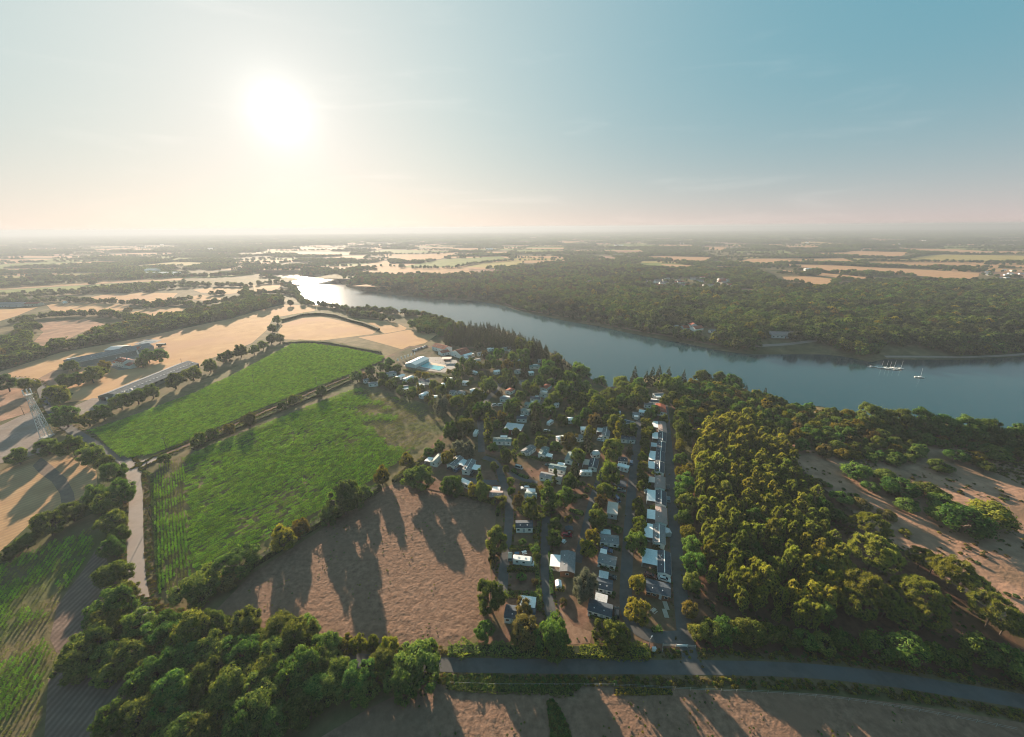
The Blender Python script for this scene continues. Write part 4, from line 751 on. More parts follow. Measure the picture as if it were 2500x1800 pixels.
for px, w, h, lab in (
 ([(1238,1395),(1270,1394),(1312,1397)],1.8,1.8,'dark clipped hedge below the white motorhome'),([(1245,1344),(1280,1342),(1305,1340)],1.5,1.5,'hedge above the motorhome pitch'),([(1232,1455),(1265,1456),(1312,1460)],1.6,1.5,'hedge above the white canopied home'),
 ([(1252,1296),(1285,1297),(1312,1298)],2.0,2.0,'thick hedge below the blue roofed home'),([(1318,1490),(1314,1440),(1311,1400),(1308,1360),(1311,1310),(1316,1280)],1.5,1.6,'long hedge along the curved lane'),([(1347,1455),(1346,1420),(1344,1380),(1342,1350)],1.2,1.3,'reed-screened hedge beside the brown chalet terrace'),
 ([(1355,1440),(1378,1442)],1.5,1.3,'short golden hedge below the little white shed'),([(1440,1505),(1470,1515),(1505,1523)],2.4,1.6,'hedge below the lowest dark roofed home'),([(1470,1450),(1502,1459)],1.6,1.4,'hedge below the second dark roofed home'),([(1465,1385),(1508,1395)],1.6,1.4,'hedge below the third home of the middle row'),
 ([(1462,1332),(1515,1345)],1.4,1.2,'hedge below the fourth home of the middle row'),([(1470,1283),(1520,1296)],1.2,1.1,'thin hedge across the middle pitch'),([(1495,1208),(1526,1214)],1.2,1.2,'hedge below the grey estate car'),([(1390,1247),(1424,1258)],2.2,1.2,'low dark hedge above the red car pitch'),
 ([(1388,1213),(1420,1217)],1.6,1.2,'hedge below the grey flat awning'),([(1436,1186),(1460,1202),(1470,1212)],1.0,1.0,'golden edged low hedge by the narrow path'),([(1270,1185),(1310,1190)],1.8,1.6,'dark hedge above the white car'),([(1262,1232),(1268,1252),(1300,1268),(1330,1262)],2.4,1.6,'curved hedge round the dense green tree'),
 ([(1265,1112),(1300,1122),(1345,1128),(1400,1132)],1.4,1.4,'long hedge below the upper homes'),([(1340,1152),(1378,1158)],1.2,1.1,'hedge between two long white homes'),([(1250,1150),(1265,1162),(1290,1170)],1.6,1.3,'hedge round the grass island'),([(1330,1068),(1352,1065),(1362,1075)],1.4,1.3,'hedge around the small dirt pitch'),([(1310,1062),(1335,1056),(1350,1060)],1.4,1.3,'hedge above the small dirt pitch'),
 ([(1215,1262),(1217,1250),(1218,1238)],1.8,1.8,'stubby hedge at the bare field corner'),([(1203,1390),(1206,1365)],1.6,1.6,'brown hedge stump at the bare field edge'),([(1085,1200),(1140,1212),(1200,1228)],2.6,1.8,'hedge closing the top of the bare field'),([(1095,1595),(1170,1592),(1240,1594),(1320,1596)],3.4,2.4,'dense roadside hedge below the brownish tree'),
 ([(1320,1596),(1400,1598),(1480,1598),(1585,1600)],3.6,2.6,'golden topped roadside hedge beside the entrance'),([(1590,1541),(1615,1540)],1.8,1.2,'little green hedge on the entrance curve'),([(1580,1402),(1608,1403)],1.8,1.4,'russet hedge behind the red car'),([(1585,1242),(1612,1240)],1.2,1.0,'trimmed hedge between seventh and eighth terraced homes'),
 ([(1082,990),(1040,972),(990,950),(930,940),(880,930)],3.0,2.2,'long hedge along the top edge of the dark corn'),([(1070,1095),(1040,1118),(1000,1150),(960,1178)],3.0,2.0,'overgrown hedge between corn and campsite'),([(1064,915),(1100,925),(1120,922)],2.0,1.6,'dark hedge round the playground'),([(985,905),(1020,912),(1060,918)],2.0,1.5,'hedge under the pool terrace'),
 ([(1400,1690),(1360,1684),(1250,1680),(1140,1675),(1090,1672)],3.4,.7,'low green verge growth below the road'),([(1500,1688),(1580,1690),(1640,1690)],2.0,.5,'dry yellow verge growth below the road'),
 ([(690,840),(740,836),(800,838),(860,850),(930,862)],2.6,2.4,'hedge between bright corn and dry fields'),([(925,807),(890,793),(862,786),(820,772),(785,768),(740,770),(690,784)],4.5,4.0,'curving hedge round the central dry field'),
 ([(470,1098),(520,1070),(600,1038),(700,998),(800,955),(860,928)],2.4,1.6,'long low hedge along the track on the dark corn side'),([(340,1148),(372,1160),(378,1250),(385,1350),(395,1440)],1.6,.8,'low rough hedge between lane and corn rows'),
 ([(480,1470),(560,1420),(640,1370),(720,1320),(800,1270),(860,1235),(930,1195)],3.4,3.6,'undergrowth of the hedge above the bare field'),([(10,1372),(80,1310),(150,1270),(240,1225)],3.0,1.6,'undergrowth of the hedge below the striped stubble')):
    hedge(px, w, h, lab, tint=(1.25, .95, .7) if 'golden topped' in lab else None, key=LEAF if 'golden topped' in lab else LEAFY if 'golden' in lab or 'yellow' in lab else LEAFB if 'russet' in lab or 'brown hedge' in lab else LEAF, group=None)
# ------------------------------------------------------------------ corn
def proj(x, y, z=0.0):
    d = np.stack([np.asarray(x, float), np.asarray(y, float), np.broadcast_to(np.asarray(z, float) - CAMZ, np.shape(x))], -1); w = d @ _f
    return 1250 + FPX * (d @ _r) / w, 900 - FPX * (d @ _u) / w
CORNM = mat_leaf('corn_leaves', (.155, .31, .032), (.31, .50, .062), .5, (1.6, 1.5, .45), .015)
CORND = mat_leaf('dry_corn_leaves', (.17, .20, .040), (.31, .32, .08), .45, (1.3, 1.2, .6), .02)
def corn_seg(seed, leaf, n=46, length=2.2):
    rg = np.random.default_rng(seed); px_ = rg.uniform(-length / 2, length / 2, n); a = rg.uniform(0, 6.283, n); out = np.stack([np.cos(a), np.sin(a), np.zeros(n)], 1); z = rg.uniform(.3, 1.05, n)
    base = np.stack([px_, rg.normal(0, .08, n), z], 1); L = rg.uniform(.35, .7, n)[:, None]; mid = base + out * L * .5 + np.array([0, 0, .22]); tip = base + out * L - np.array([0, 0, .05]); side = np.stack([-np.sin(a), np.cos(a), np.zeros(n)], 1) * .085
    V = np.stack([base - side * .6, base + side * .6, mid + side, mid - side, tip], 1).reshape(-1, 3); k = np.arange(n)[:, None] * 5
    return fast_mesh('corn', V, k + np.array([[0, 1, 2, 3]]), leaf, None, k + np.array([[3, 2, 4]]))
def rows(poly, ang, spacing, seg, dens, hfun, seed):
    rg = np.random.default_rng(seed); poly = np.asarray(poly)[:, :2]; c, s = math.cos(ang), math.sin(ang); R = np.array([[c, s], [-s, c]]); q = poly @ R.T; x0, y0 = q.min(0); x1, y1 = q.max(0)
    X, Y = np.meshgrid(np.arange(x0, x1, seg), np.arange(y0, y1, spacing)); X = X.ravel() + rg.uniform(-.3, .3, X.size); Y = Y.ravel() + rg.normal(0, .06, Y.size); w = np.stack([X, Y], 1) @ R; ins = inside(poly, w[:, 0], w[:, 1]); w = w[ins]
    hh = hfun(w[:, 0], w[:, 1]); keep = rg.random(len(w)) < np.clip(hh * dens + .12, 0, 1); w = w[keep]; hh = hh[keep]; n = len(w)
    pts = np.concatenate([w, np.full((n, 1), .05)], 1); hz_ = np.clip(.55 + .55 * hh, .45, 1.15) * 1.25 * rg.uniform(.85, 1.15, n); sc_ = np.stack([np.full(n, 1.0), np.clip(.6 + .5 * hh, .6, 1.1), hz_], 1)
    return pts, sc_, np.full(n, ang) + np.where(rg.random(n) < .5, math.pi, 0), hh
def ang_px(a, b):
    p, q = P(*a), P(*b); return math.atan2(q[1] - p[1], q[0] - p[0])
cornA = PP([(217,1054),(262,1092),(305,1120),(372,1112),(450,1082),(630,1003),(850,917),(930,884),(940,872),(850,853),(760,840),(712,842),(640,880),(560,922),(480,960),(400,990),(300,1028)])
cornB1 = PP([(392,1135),(376,1180),(381,1290),(386,1400),(390,1452),(425,1452),(470,1410),(462,1330),(456,1250),(452,1180),(450,1118)])
cornB2 = PP([(452,1118),(454,1180),(458,1250),(464,1330),(474,1405),(600,1345),(760,1265),(920,1170),(1030,1085),(1092,1028),(1040,1002),(937,962),(871,950),(780,985),(610,1052),(500,1098)])
cornC = PP([(-200,1480),(0,1385),(120,1330),(225,1290),(232,1340),(200,1390),(150,1455),(130,1500),(112,1560),(140,1620),(108,1660),(95,1830),(-200,2000)])
hA = lambda x, y: np.clip(.95 + .25 * vnoise(x, y, 30, 1) + .2 * vnoise(x, y, 9, 2), .3, 1.2)
def hB(x, y):
    u, v = proj(x, y); s = np.clip((u - 760) / 200, 0, 1) * np.clip((1135 - v) / 70, 0, 1)
    low = np.exp(-((v - (1345 - (u - 480) * .47)) / 26) ** 2)
    return np.clip(.78 + .36 * vnoise(x, y, 26, 3) + .28 * vnoise(x, y, 8, 4) - .52 * s - .2 * low, np.where(s > .35, .24, .52), 1.15)
hC = lambda x, y: np.clip(.6 + .5 * vnoise(x, y, 24, 6) + .3 * vnoise(x, y, 8, 7), .1, 1.1)
P1, S1, R1_, H1 = [], [], [], []
aA = ang_px((300,1060),(620,960)); aR = ang_px((378,1400),(376,1200)); aB = ang_px((600,1345),(920,1170)); aC = ang_px((150,1450),(225,1330))
for poly, ang, sp_, dn, hf, sd_ in ((cornA, aA, 1.15, 1.3, hA, 1), (cornB1, aR, 1.05, 1.5, lambda x, y: np.clip(.62 + .4 * vnoise(x, y, 10, 9) + .2 * vnoise(x, y, 3, 10), .3, 1.0), 2), (cornB2, aB, 1.35, 1.25, hB, 3), (cornC, aC, 1.3, 1.2, hC, 4)):
    a, b, c_, h_ = rows(poly, ang, sp_, 2.0, dn, hf, sd_); P1.append(a); S1.append(b); R1_.append(c_); H1.append(h_)
protos = [proto(corn_seg(s, CORNM)) for s in (1, 2, 3, 4)] + [proto(corn_seg(s, CORND, 30)) for s in (5, 6)]
H1 = np.concatenate(H1); ix = np.where(H1 < .48, 4 + RNG.integers(0, 2, len(H1)), RNG.integers(0, 4, len(H1)))
scatter('corn_foliage', np.concatenate(P1), np.concatenate(S1), np.concatenate(R1_), ix, protos, 'rows of green maize in the three cornfields', 'maize')
#print('corn', len(H1))

# ------------------------------------------------------------------ woods beyond the river, hedgerows and the far country
def low_tree(kind, seed, leaf, n, size, scale_to=1.0): return proto(crown(kind, seed, n, size, leaf))
NF = len(FPOLY)
def in_fields(x, y):
    r = np.zeros(np.shape(x), bool)
    for p in FPOLY: r |= inside(p, x, y)
    return r
far_shore = [(u, v) for u, v in far_px if 829 <= u <= 2720][::-1]
forest = np.array(PP([(832,688),(880,676),(960,676),(1010,672),(1090,674),(1150,667),(1215,667),(1280,655),(1330,642),(1420,640),(1500,642),(1600,656),(1760,658),(1850,660),(1900,690),(1910,700),(2040,706),(2110,690),(2250,686),(2400,690),(2500,692),(2720,692)]) + [P(u, v, WATER) for u, v in [(2720, 853)] + far_shore])[:, :2]
def jgrid(x0, x1, y0, y1, st, rg):
    X, Y = np.meshgrid(np.arange(x0, x1, st), np.arange(y0, y1, st)); n = X.size
    return X.ravel() + rg.uniform(-.42, .42, n) * st, Y.ravel() + rg.uniform(-.42, .42, n) * st
rg = np.random.default_rng(77)
x0, y0 = forest.min(0); x1, y1 = forest.max(0)
X, Y = jgrid(x0, x1, y0, y1, 6.6, rg); ok = inside(forest, X, Y) & ~in_fields(X, Y); X, Y = X[ok], Y[ok]
d = dist_poly(RIV, X, Y); ok = (d > 7) & ~inside(RIV, X, Y); X, Y = X[ok], Y[ok]
U, Vv = proj(X, Y, height(X, Y))
clear = np.zeros(len(X), bool)
for px in ([(1845,838),(1880,825),(1960,826),(2010,845),(2070,862),(2040,868),(1850,862)], [(2155,845),(2240,848),(2300,858),(2310,876),(2150,876)], [(1575,690),(1640,678),(1750,680),(1795,690),(1785,710),(1640,710),(1570,703)], [(1655,798),(1750,802),(1755,830),(1650,824)], [(1870,818),(1960,822),(1960,842),(1880,838)], [(2395,655),(2600,660),(2600,682),(2400,680)]):
    clear |= inside(np.array(px), U, Vv)
clear &= rg.random(len(X)) < .93
sparse = (Vv < 715) & (U < 1700) & (vnoise(X, Y, 60, 12) > .05) & (rg.random(len(X)) < .55)
ok = ~(clear | sparse); X, Y, U, Vv = X[ok], Y[ok], U[ok], Vv[ok]
W = rg.uniform(6.5, 10, len(X)) + 5.5 * rg.random(len(X)) ** 3; W[(U > 1900)] *= 1.08; W[(U < 1500)] *= .85
HT = W * rg.uniform(.75, 1.05, len(X))
kinds = [low_tree('broad', s, LEAFF, 700, .058) for s in (61, 62, 63, 64, 65)] + [low_tree('broad', 66, LEAFY, 520, .064), low_tree('broad', 67, LEAFB, 520, .064), low_tree('broad', 68, LEAFB, 520, .064), low_tree('broad', 69, LEAFC, 620, .06), low_tree('broad', 70, LEAF, 620, .06)]
q = rg.random(len(X)); left = np.clip((1500 - U) / 500, 0, 1)
ix = np.where(q < .03, 5, np.where(q < .05 + .22 * left, 6 + rg.integers(0, 2, len(X)), rg.integers(0, 5, len(X))))
z1 = vnoise(X, Y, 55, 41) + .5 * vnoise(X, Y, 18, 42) + rg.uniform(-.3, .3, len(X)); ix = np.where((ix < 5) & (z1 > .45), 8, np.where((ix < 5) & (z1 < -.35), 9, ix))
scatter('far_bank_forest', np.stack([X, Y, height(X, Y) - .3], 1), np.stack([W / .98, W / .98, HT], 1), rg.uniform(0, 6.28, len(X)), ix, kinds, 'dense green forest covering the far bank of the river', 'forest')
#print('forest', len(X))
# hedgerows and valley woods on the left, as lines and patches of trees
HX = []; 
def add_line(px, wid, st, w0, w1, gap=.1):
    q = smooth_line([G(u, v)[:2] for u, v in px], st); n = len(q)
    for k in range(max(1, int(wid / 6))):
        p = q + rg.uniform(-wid / 2, wid / 2, (n, 2)); keep = rg.random(n) > gap; p = p[keep]; HX.append(np.concatenate([p, rg.uniform(w0, w1, (len(p), 1))], 1))
def add_patch(px, st, w0, w1, gap=.1):
    poly = np.array([G(u, v)[:2] for u, v in px]); X, Y = jgrid(*np.array([poly.min(0), poly.max(0)]).T.ravel(), st, rg); ok = inside(poly, X, Y) & (rg.random(len(X)) > gap); HX.append(np.stack([X[ok], Y[ok], rg.uniform(w0, w1, ok.sum())], 1))
add_patch([(60,905),(110,885),(180,858),(262,838),(337,823),(487,791),(562,776),(640,754),(690,742),(690,728),(620,734),(560,748),(480,765),(400,780),(330,788),(262,808),(200,838),(130,852),(110,862),(70,880),(0,905)], 8.5, 9, 14, .05)
add_patch([(0,850),(60,800),(110,790),(118,800),(80,812),(70,840),(90,855),(50,890),(0,900),(-60,900),(-60,850)], 9, 9, 13, .15)
for px, wd in (([(40,790),(100,776),(160,773),(250,772),(310,776),(340,783)],14),([(180,738),(300,743),(370,746),(440,738),(500,724),(560,716)],12),([(310,766),(400,747),(440,743),(480,752),(570,736),(620,728)],12),([(20,727),(100,724),(200,718),(260,712)],14),([(220,714),(300,709),(400,706),(470,703)],12),([(-60,742),(60,740),(180,736)],14),([(0,732),(110,735)],10),
    ([(450,695),(520,699),(600,700),(650,694),(700,694)],14),([(590,720),(620,720),(680,718),(720,722)],20),([(600,706),(605,730),(640,738)],12),([(745,744),(800,750),(862,760),(950,765),(1010,770),(1047,778)],14),([(862,768),(900,775),(935,782),(960,786)],12),([(855,765),(880,772),(912,778)],16),([(905,815),(935,806),(945,800)],8),([(690,700),(715,705),(728,720),(740,735),(750,742)],16),([(640,676),(680,684),(706,692)],18),
    ([(0,722),(120,716),(212,709),(330,700),(450,693)],8),([(0,702),(212,689),(423,678)],12),([(-100,690),(0,688),(150,682),(260,676)],50),([(0,668),(120,664),(280,660),(420,652)],60),([(48,656),(132,648),(243,641)],10),([(300,668),(340,676),(450,676),(560,674),(640,668)],24),
    ([(976,655),(1078,636),(1217,628)],8),([(1010,656),(1109,655),(1155,645),(1251,636)],8),([(1057,622),(1125,617),(1220,612)],12),([(830,684),(840,676),(900,672),(960,678)],30),([(720,690),(760,664),(830,668),(900,655)],50),([(700,655),(760,648),(860,640),(930,640)],60),([(560,668),(640,662),(720,655)],50)):
    add_line(px, wd, 7.0, 7, 12, .12)
for px, wd in (([(1572,634),(1644,640),(1723,643),(1744,632)],14),([(1600,657),(1697,657),(1720,646)],14),([(1604,642),(1640,644),(1702,646)],8),([(1500,660),(1600,660),(1700,662),(1780,660)],16),([(1750,632),(1790,645),(1830,650),(1900,652)],16),([(1899,642),(2022,645),(2110,648),(2194,653),(2391,663)],12),([(1985,661),(2022,668)],8),([(2093,670),(2130,672),(2179,669),(2230,676)],12),
    ([(1960,671),(2022,670),(2050,676)],10),([(1905,669),(1960,669),(2035,676)],12),([(2028,702),(2035,690),(2060,684),(2105,690)],14),([(1920,690),(1950,690),(1972,693)],12),([(2030,624),(2136,632),(2200,632),(2263,622)],14),([(2100,640),(2120,638),(2200,640),(2308,640),(2452,643),(2600,646)],14),([(2210,618),(2243,618),(2290,620),(2420,622),(2500,621)],10),([(2265,652),(2300,655),(2391,660)],24),([(2000,645),(2100,646),(2120,650)],12),([(1744,630),(1790,630),(1850,628),(1960,632),(2030,628)],18),([(1560,700),(1640,704),(1780,706)],12)):
    add_line(px, wd, 7.0, 7, 12, .12)
HXA = np.concatenate(HX)
ok = ~inside(RIV, HXA[:, 0], HXA[:, 1]); HXA = HXA[ok]
u_, v_ = proj(HXA[:, 0], HXA[:, 1]); nearf = (HXA[:, 1] < 900)
inf = in_fields(HXA[:, 0], HXA[:, 1]); HXA = HXA[~(inf & (rg.random(len(inf)) < .93))]
# the far country: a patchwork of fields, copses and hedges running to the horizon
cell_cols = [TAN, TAN, TAN2, ROUGH, GREEN, OLIVE, MARGIN]
ca, sa = math.cos(-.12), math.sin(-.12); CW, CH = 210.0, 120.0
FX = []; CL = []; cells = {i: [] for i in range(7)}
def grid_pt(i, j):
    r = random.Random(i * 7919 + j * 104729); a = (i + r.uniform(-.3, .3)) * CW; b = (j + r.uniform(-.3, .3)) * CH; return np.array([a * ca - b * sa, a * sa + b * ca])
for j in range(4, 76):
    for i in range(-54, 55):
        c0 = grid_pt(i, j); far = math.hypot(*c0)
        if c0[1] < 760 or abs(c0[0]) > 1.5 * c0[1] + 200 or c0[1] > 8500: continue
        if c0[1] < 1250 and c0[0] > -150 and inside(forest, c0[0:1], c0[1:2])[0]: continue
        cor = [grid_pt(i, j), grid_pt(i + 1, j), grid_pt(i + 1, j + 1), grid_pt(i, j + 1)]; ctr = sum(cor) / 4
        if inside(RIV, ctr[0:1], ctr[1:2])[0] or dist_poly(RIV, ctr[0:1], ctr[1:2])[0] < 70: continue
        r = random.Random(i * 31 + j * 1009 + 5); typ = r.random(); wood = typ > (.66 if ctr[1] < 3500 else .58)
        exist = bool(in_fields(np.array([ctr[0]]), np.array([ctr[1]]))[0]); 
        if not wood and not exist: cells[r.choice((0, 0, 1, 2, 3, 4, 4, 5, 6, 6, 6))].append(cor)
        if ctr[1] < 3600:
            st = 11.0 if ctr[1] < 2200 else 15.0
            if wood and not exist:
                n = int(CW * CH / (st * st)); s = rg.random((n, 2)); p = (cor[0] * ((1 - s[:, :1]) * (1 - s[:, 1:])) + cor[1] * (s[:, :1] * (1 - s[:, 1:])) + cor[2] * (s[:, :1] * s[:, 1:]) + cor[3] * ((1 - s[:, :1]) * s[:, 1:])); FX.append(np.concatenate([p, rg.uniform(st * .8, st * 1.25, (n, 1))], 1))
            for a, b in ((cor[0], cor[1]), (cor[0], cor[3])):
                if r.random() < .66:
                    n = int(np.linalg.norm(b - a) / (st * .75)); t = rg.random((n, 1)); p = a * (1 - t) + b * t + rg.normal(0, 2, (n, 2)); FX.append(np.concatenate([p, rg.uniform(6, 11, (n, 1))], 1))
        else:
            n = 7 if wood else 0; s = rg.random((n, 2)); p = cor[0] * (1 - s[:, :1]) * (1 - s[:, 1:]) + cor[1] * s[:, :1] * (1 - s[:, 1:]) + cor[2] * s[:, :1] * s[:, 1:] + cor[3] * (1 - s[:, :1]) * s[:, 1:]; CL.append(p)
            for a, b in ((cor[0], cor[1]), (cor[0], cor[3])):
                if r.random() < .6: t = rg.random((4, 1)); CL.append(a * (1 - t) + b * t)
for k, lst in cells.items():
    if not lst: continue
    V = []; Fc = []
    for cor in lst:
        c0 = sum(cor) / 4; b = len(V); V += [(*(c0 + (p - c0) * .97), .008 + .001 * k) for p in cor]; Fc.append((b, b + 1, b + 2, b + 3))
    o = mesh_obj('far_fields', V, Fc, cell_cols[k]); tag(o, kind='structure')
FXA = np.concatenate(FX); ok = ~in_fields(FXA[:, 0], FXA[:, 1]) & ~inside(RIV, FXA[:, 0], FXA[:, 1]) & ~inside(forest, FXA[:, 0], FXA[:, 1]); d = dist_poly(RIV, FXA[:, 0], FXA[:, 1]); FXA = FXA[ok & (d > 8)]
mk = [low_tree('broad', s, LEAFF, 420, .075) for s in (71, 72, 73)] + [low_tree('broad', 74, LEAFB, 300, .085)]
AL = HXA; n = len(AL)
scatter('hedgerow_forest', np.stack([AL[:, 0], AL[:, 1], height(AL[:, 0], AL[:, 1]) - .3], 1), np.stack([AL[:, 2], AL[:, 2], AL[:, 2] * rg.uniform(.8, 1.1, n)], 1), rg.uniform(0, 6.28, n), np.where(rg.random(n) < .08, 3, rg.integers(0, 3, n)), mk, 'hedgerow trees and valley woods between the dry fields', 'forest')
fk = [low_tree('broad', s, LEAFF, 110, .15) for s in (81, 82, 83)]; n = len(FXA)
scatter('distant_forest', np.stack([FXA[:, 0], FXA[:, 1], np.full(n, -.3)], 1), np.stack([FXA[:, 2], FXA[:, 2], FXA[:, 2] * rg.uniform(.7, 1.0, n)], 1), rg.uniform(0, 6.28, n), rg.integers(0, 3, n), fk, 'distant copses and hedges between far fields', 'forest')
def clump(seed):
    r = np.random.default_rng(seed); n = 260; c = np.concatenate([r.uniform(-28, 28, (14, 2)), r.uniform(5, 7, (14, 1))], 1); ci = r.integers(0, 14, n); dd = rnd_dirs(n, r); dd[:, 2] = np.abs(dd[:, 2]); V, Q = cards(c[ci] + dd * np.array([8, 8, 5]), dd, r.uniform(1.6, 3.4, n), r); return proto(fast_mesh('clump', V, Q, LEAFF))
CLA = np.concatenate(CL); n = len(CLA); sc_ = rg.uniform(.8, 1.6, n)
scatter('horizon_forest', np.concatenate([CLA, np.zeros((n, 1))], 1), np.stack([sc_, sc_, rg.uniform(.8, 1.3, n)], 1), rg.uniform(0, 6.28, n), rg.integers(0, 2, n), [clump(1), clump(2)], 'tree masses fading towards the horizon', 'forest')
#print('hedge', len(HXA), 'far', len(FXA), 'clumps', n)
# ------------------------------------------------------------------ campsite homes, vehicles and buildings
BZ = .25
WHITE = mat_flat('white_cladding', (.78, .78, .76), .5); CREAM = mat_flat('cream_cladding', (.60, .54, .44), .6); GREYW = mat_flat('grey_cladding', (.42, .45, .47), .6); WOOD = mat_flat('brown_boards', (.18, .085, .045), .7, var=.3, vs_=3); PALEB = mat_flat('pale_blue_panel', (.50, .62, .66), .5); TURQ = mat_flat('turquoise_board', (.22, .48, .48), .6)
SLATE = mat_flat('slate_roof', (.060, .078, .098), .7, spec=.15, var=.25); GREYR = mat_flat('grey_roof', (.20, .205, .21), .75, spec=.1, var=.2); PINKR = mat_flat('weathered_roof', (.27, .215, .20), .75, spec=.1); GREENR = mat_flat('green_grey_roof', (.16, .22, .21), .7, spec=.15); REDR = mat_flat('red_tiles', (.33, .105, .065), .8, spec=.1, var=.3, vs_=2.5)
CANV = mat_flat('white_awning', (.85, .84, .82), .65, var=.08); CANVG = mat_flat('grey_awning', (.50, .52, .53), .65); CANVP = mat_flat('pinkish_awning', (.62, .50, .43), .65); CANVB = mat_flat('blue_awning', (.60, .66, .68), .6)
GLASS = mat_flat('dark_glass', (.02, .03, .04), .12, spec=.6, var=.3); METAL = mat_flat('galvanised_steel', (.36, .37, .37), .45, spec=.5, metal=.6); TRIM = mat_flat('white_trim', (.78, .78, .77), .5); DECK = mat_flat('weathered_deck', (.20, .155, .12), .8, var=.3, vs_=4); TYRE = mat_flat('tyre_rubber', (.02, .02, .02), .9); CONC = mat_flat('concrete', (.34, .33, .31), .9); PLANKM = mat_flat('bleached_planks', (.42, .37, .31), .9, var=.25, vs_=5)
BOXC = {}
def box_me(name, sx, sy, sz, m):
    k = (name, round(sx, 3), round(sy, 3), round(sz, 3), m.name)
    if k not in BOXC: b = MB().box(-sx / 2, sx / 2, -sy / 2, sy / 2, 0, sz); BOXC[k] = mesh_data(name, b.v, b.f, m)
    return BOXC[k]
def put(name, me, loc, parent, rz=0.0):
    o = link(bpy.data.objects.new(name, me), parent); o.location = loc; o.rotation_euler = (0, 0, rz); return o
def axis_px(a, b, z):
    p, q = P(*a, z), P(*b, z); c = (p + q) / 2; d = q - p; return c, math.hypot(d[0], d[1]), math.atan2(d[1], d[0])
def home(a, b, label, w=4.0, roof=SLATE, wall=WHITE, aw=None, awm=CANV, ridge=True, flat=False, L=None, nwin=3, eave=2.6, rise=.55, name='mobile_home', cat='mobile home', group=None, rail=False, door=True):
    c, L0, rz = axis_px(a, b, eave + BZ + .3); L = L or min(max(L0, 4.0), 26.0)
    r = empty(name, (c[0], c[1], BZ), rz); tag(r, label, cat, group); hw = w / 2; hl = L / 2
    if flat:
        MB().box(-hl, hl, -hw, hw, .0, eave).build('wall', wall, r); MB().box(-hl - .2, hl + .2, -hw - .2, hw + .2, eave + .002, eave + .22).build('roof', roof, r); top = eave
    else:
        MB().prism([(-hw, 0), (hw, 0), (hw, eave), (0, eave + rise), (-hw, eave)], -hl, hl).build('wall', wall, r)
        k = rise / hw; e = .22; t = .10; z0 = eave - k * e
        ro = MB().prism([(-hw - e, z0 + .02), (0, eave + rise + .02), (hw + e, z0 + .02), (hw + e, z0 + .02 + t), (0, eave + rise + .02 + t), (-hw - e, z0 + .02 + t)], -hl - .2, hl + .2).build('roof', roof, r)
        if ridge: MB().prism([(-.16, eave + rise + .09), (0, eave + rise + .135), (.16, eave + rise + .09), (0, eave + rise + .18)], -hl - .22, hl + .22).build('ridge_cap', TRIM, ro)
        for s in (-1, 1): MB().box(-hl - .21, hl + .21, s * (hw + e) - .05, s * (hw + e) + .05, z0 - .06, z0 + .015).build('gutter', TRIM, ro)
    wm = box_me('window', 1.0, .06, .75, GLASS); fm = box_me('frame', 1.12, .04, .87, TRIM)
    for s in (-1, 1):
        for i in range(nwin):
            x = -hl + L * (i + .5) / nwin + (.25 if s > 0 else -.2)
            if door and s < 0 and i == nwin // 2: put('door', box_me('door', .85, .06, 1.95, GREYW if wall is not GREYW else TRIM), (x, s * (hw + .02), .22), r); continue
            f = put('window', wm, (x, s * (hw + .022), 1.15), r); put('frame', fm, (0, -s * .012, -.06), f)
    for s in (-1, 1): f = put('window', wm, (s * (hl + .022), 0, 1.15), r, math.pi / 2); put('frame', fm, (0, s * .012, -.06), f)
    if not flat and nwin >= 3:
        for x in (-hl * .5, hl * .35): put('roof_vent', box_me('roof_vent', .3, .3, .3, TRIM), (x, -hw * .5, eave + rise * .5), r)
    if aw:
        side, f0, f1, dep = aw; x0 = -hl + L * f0; x1 = -hl + L * f1; y0 = side * (hw + .05); y1 = side * (hw + dep); yl, yh = min(y0, y1), max(y0, y1)
        MB().box(x0, x1, yl, yh, .18, .34).build('terrace', DECK, r)
        zi, zo = eave - .12, eave - .34; n = 4 if not awm is CANVP else 1
        can = None
        for j in range(n):                         # the canopy is a run of sheets
            xa = x0 + (x1 - x0) * j / n + .012; xb = x0 + (x1 - x0) * (j + 1) / n - .012
            b_ = MB(); V = [(xa, y0, zi), (xb, y0, zi), (xb, y1, zo), (xa, y1, zo)]; V += [(x, y, z + .07) for x, y, z in V]; b_.v = V; b_.f = [(0, 1, 2, 3), (7, 6, 5, 4), (0, 4, 5, 1), (1, 5, 6, 2), (2, 6, 7, 3), (3, 7, 4, 0)]
            o = b_.build('canopy_sheet', awm, r)
        for x in (x0 + .1, (x0 + x1) / 2, x1 - .1): MB().box(x - .05, x + .05, y1 - side * .12 - .05, y1 - side * .12 + .05, .34, zo - .002).build('post', TRIM, r)
        if rail:
            for j in range(9): t = y0 + (y1 - y0) * (j + .5) / 9; MB().box(x1 + .01, x1 + .05, t - .09, t + .09, .3, 1.25).build('railing_slat', TRIM, r)
        else: MB().box(x0, x1, y1 - side * .05 - .03, y1 - side * .05 + .03, .34, 1.15).build('railing', CANVG if awm is not CANV else WHITE, r)
    return r
T = 'home in the terraced row by the straight road, '
nth = ('topmost', 'second from the top', 'third from the top', 'fourth from the top', 'fifth from the top', 'sixth from the top', 'seventh from the top', 'eighth from the top', 'second lowest', 'lowest')
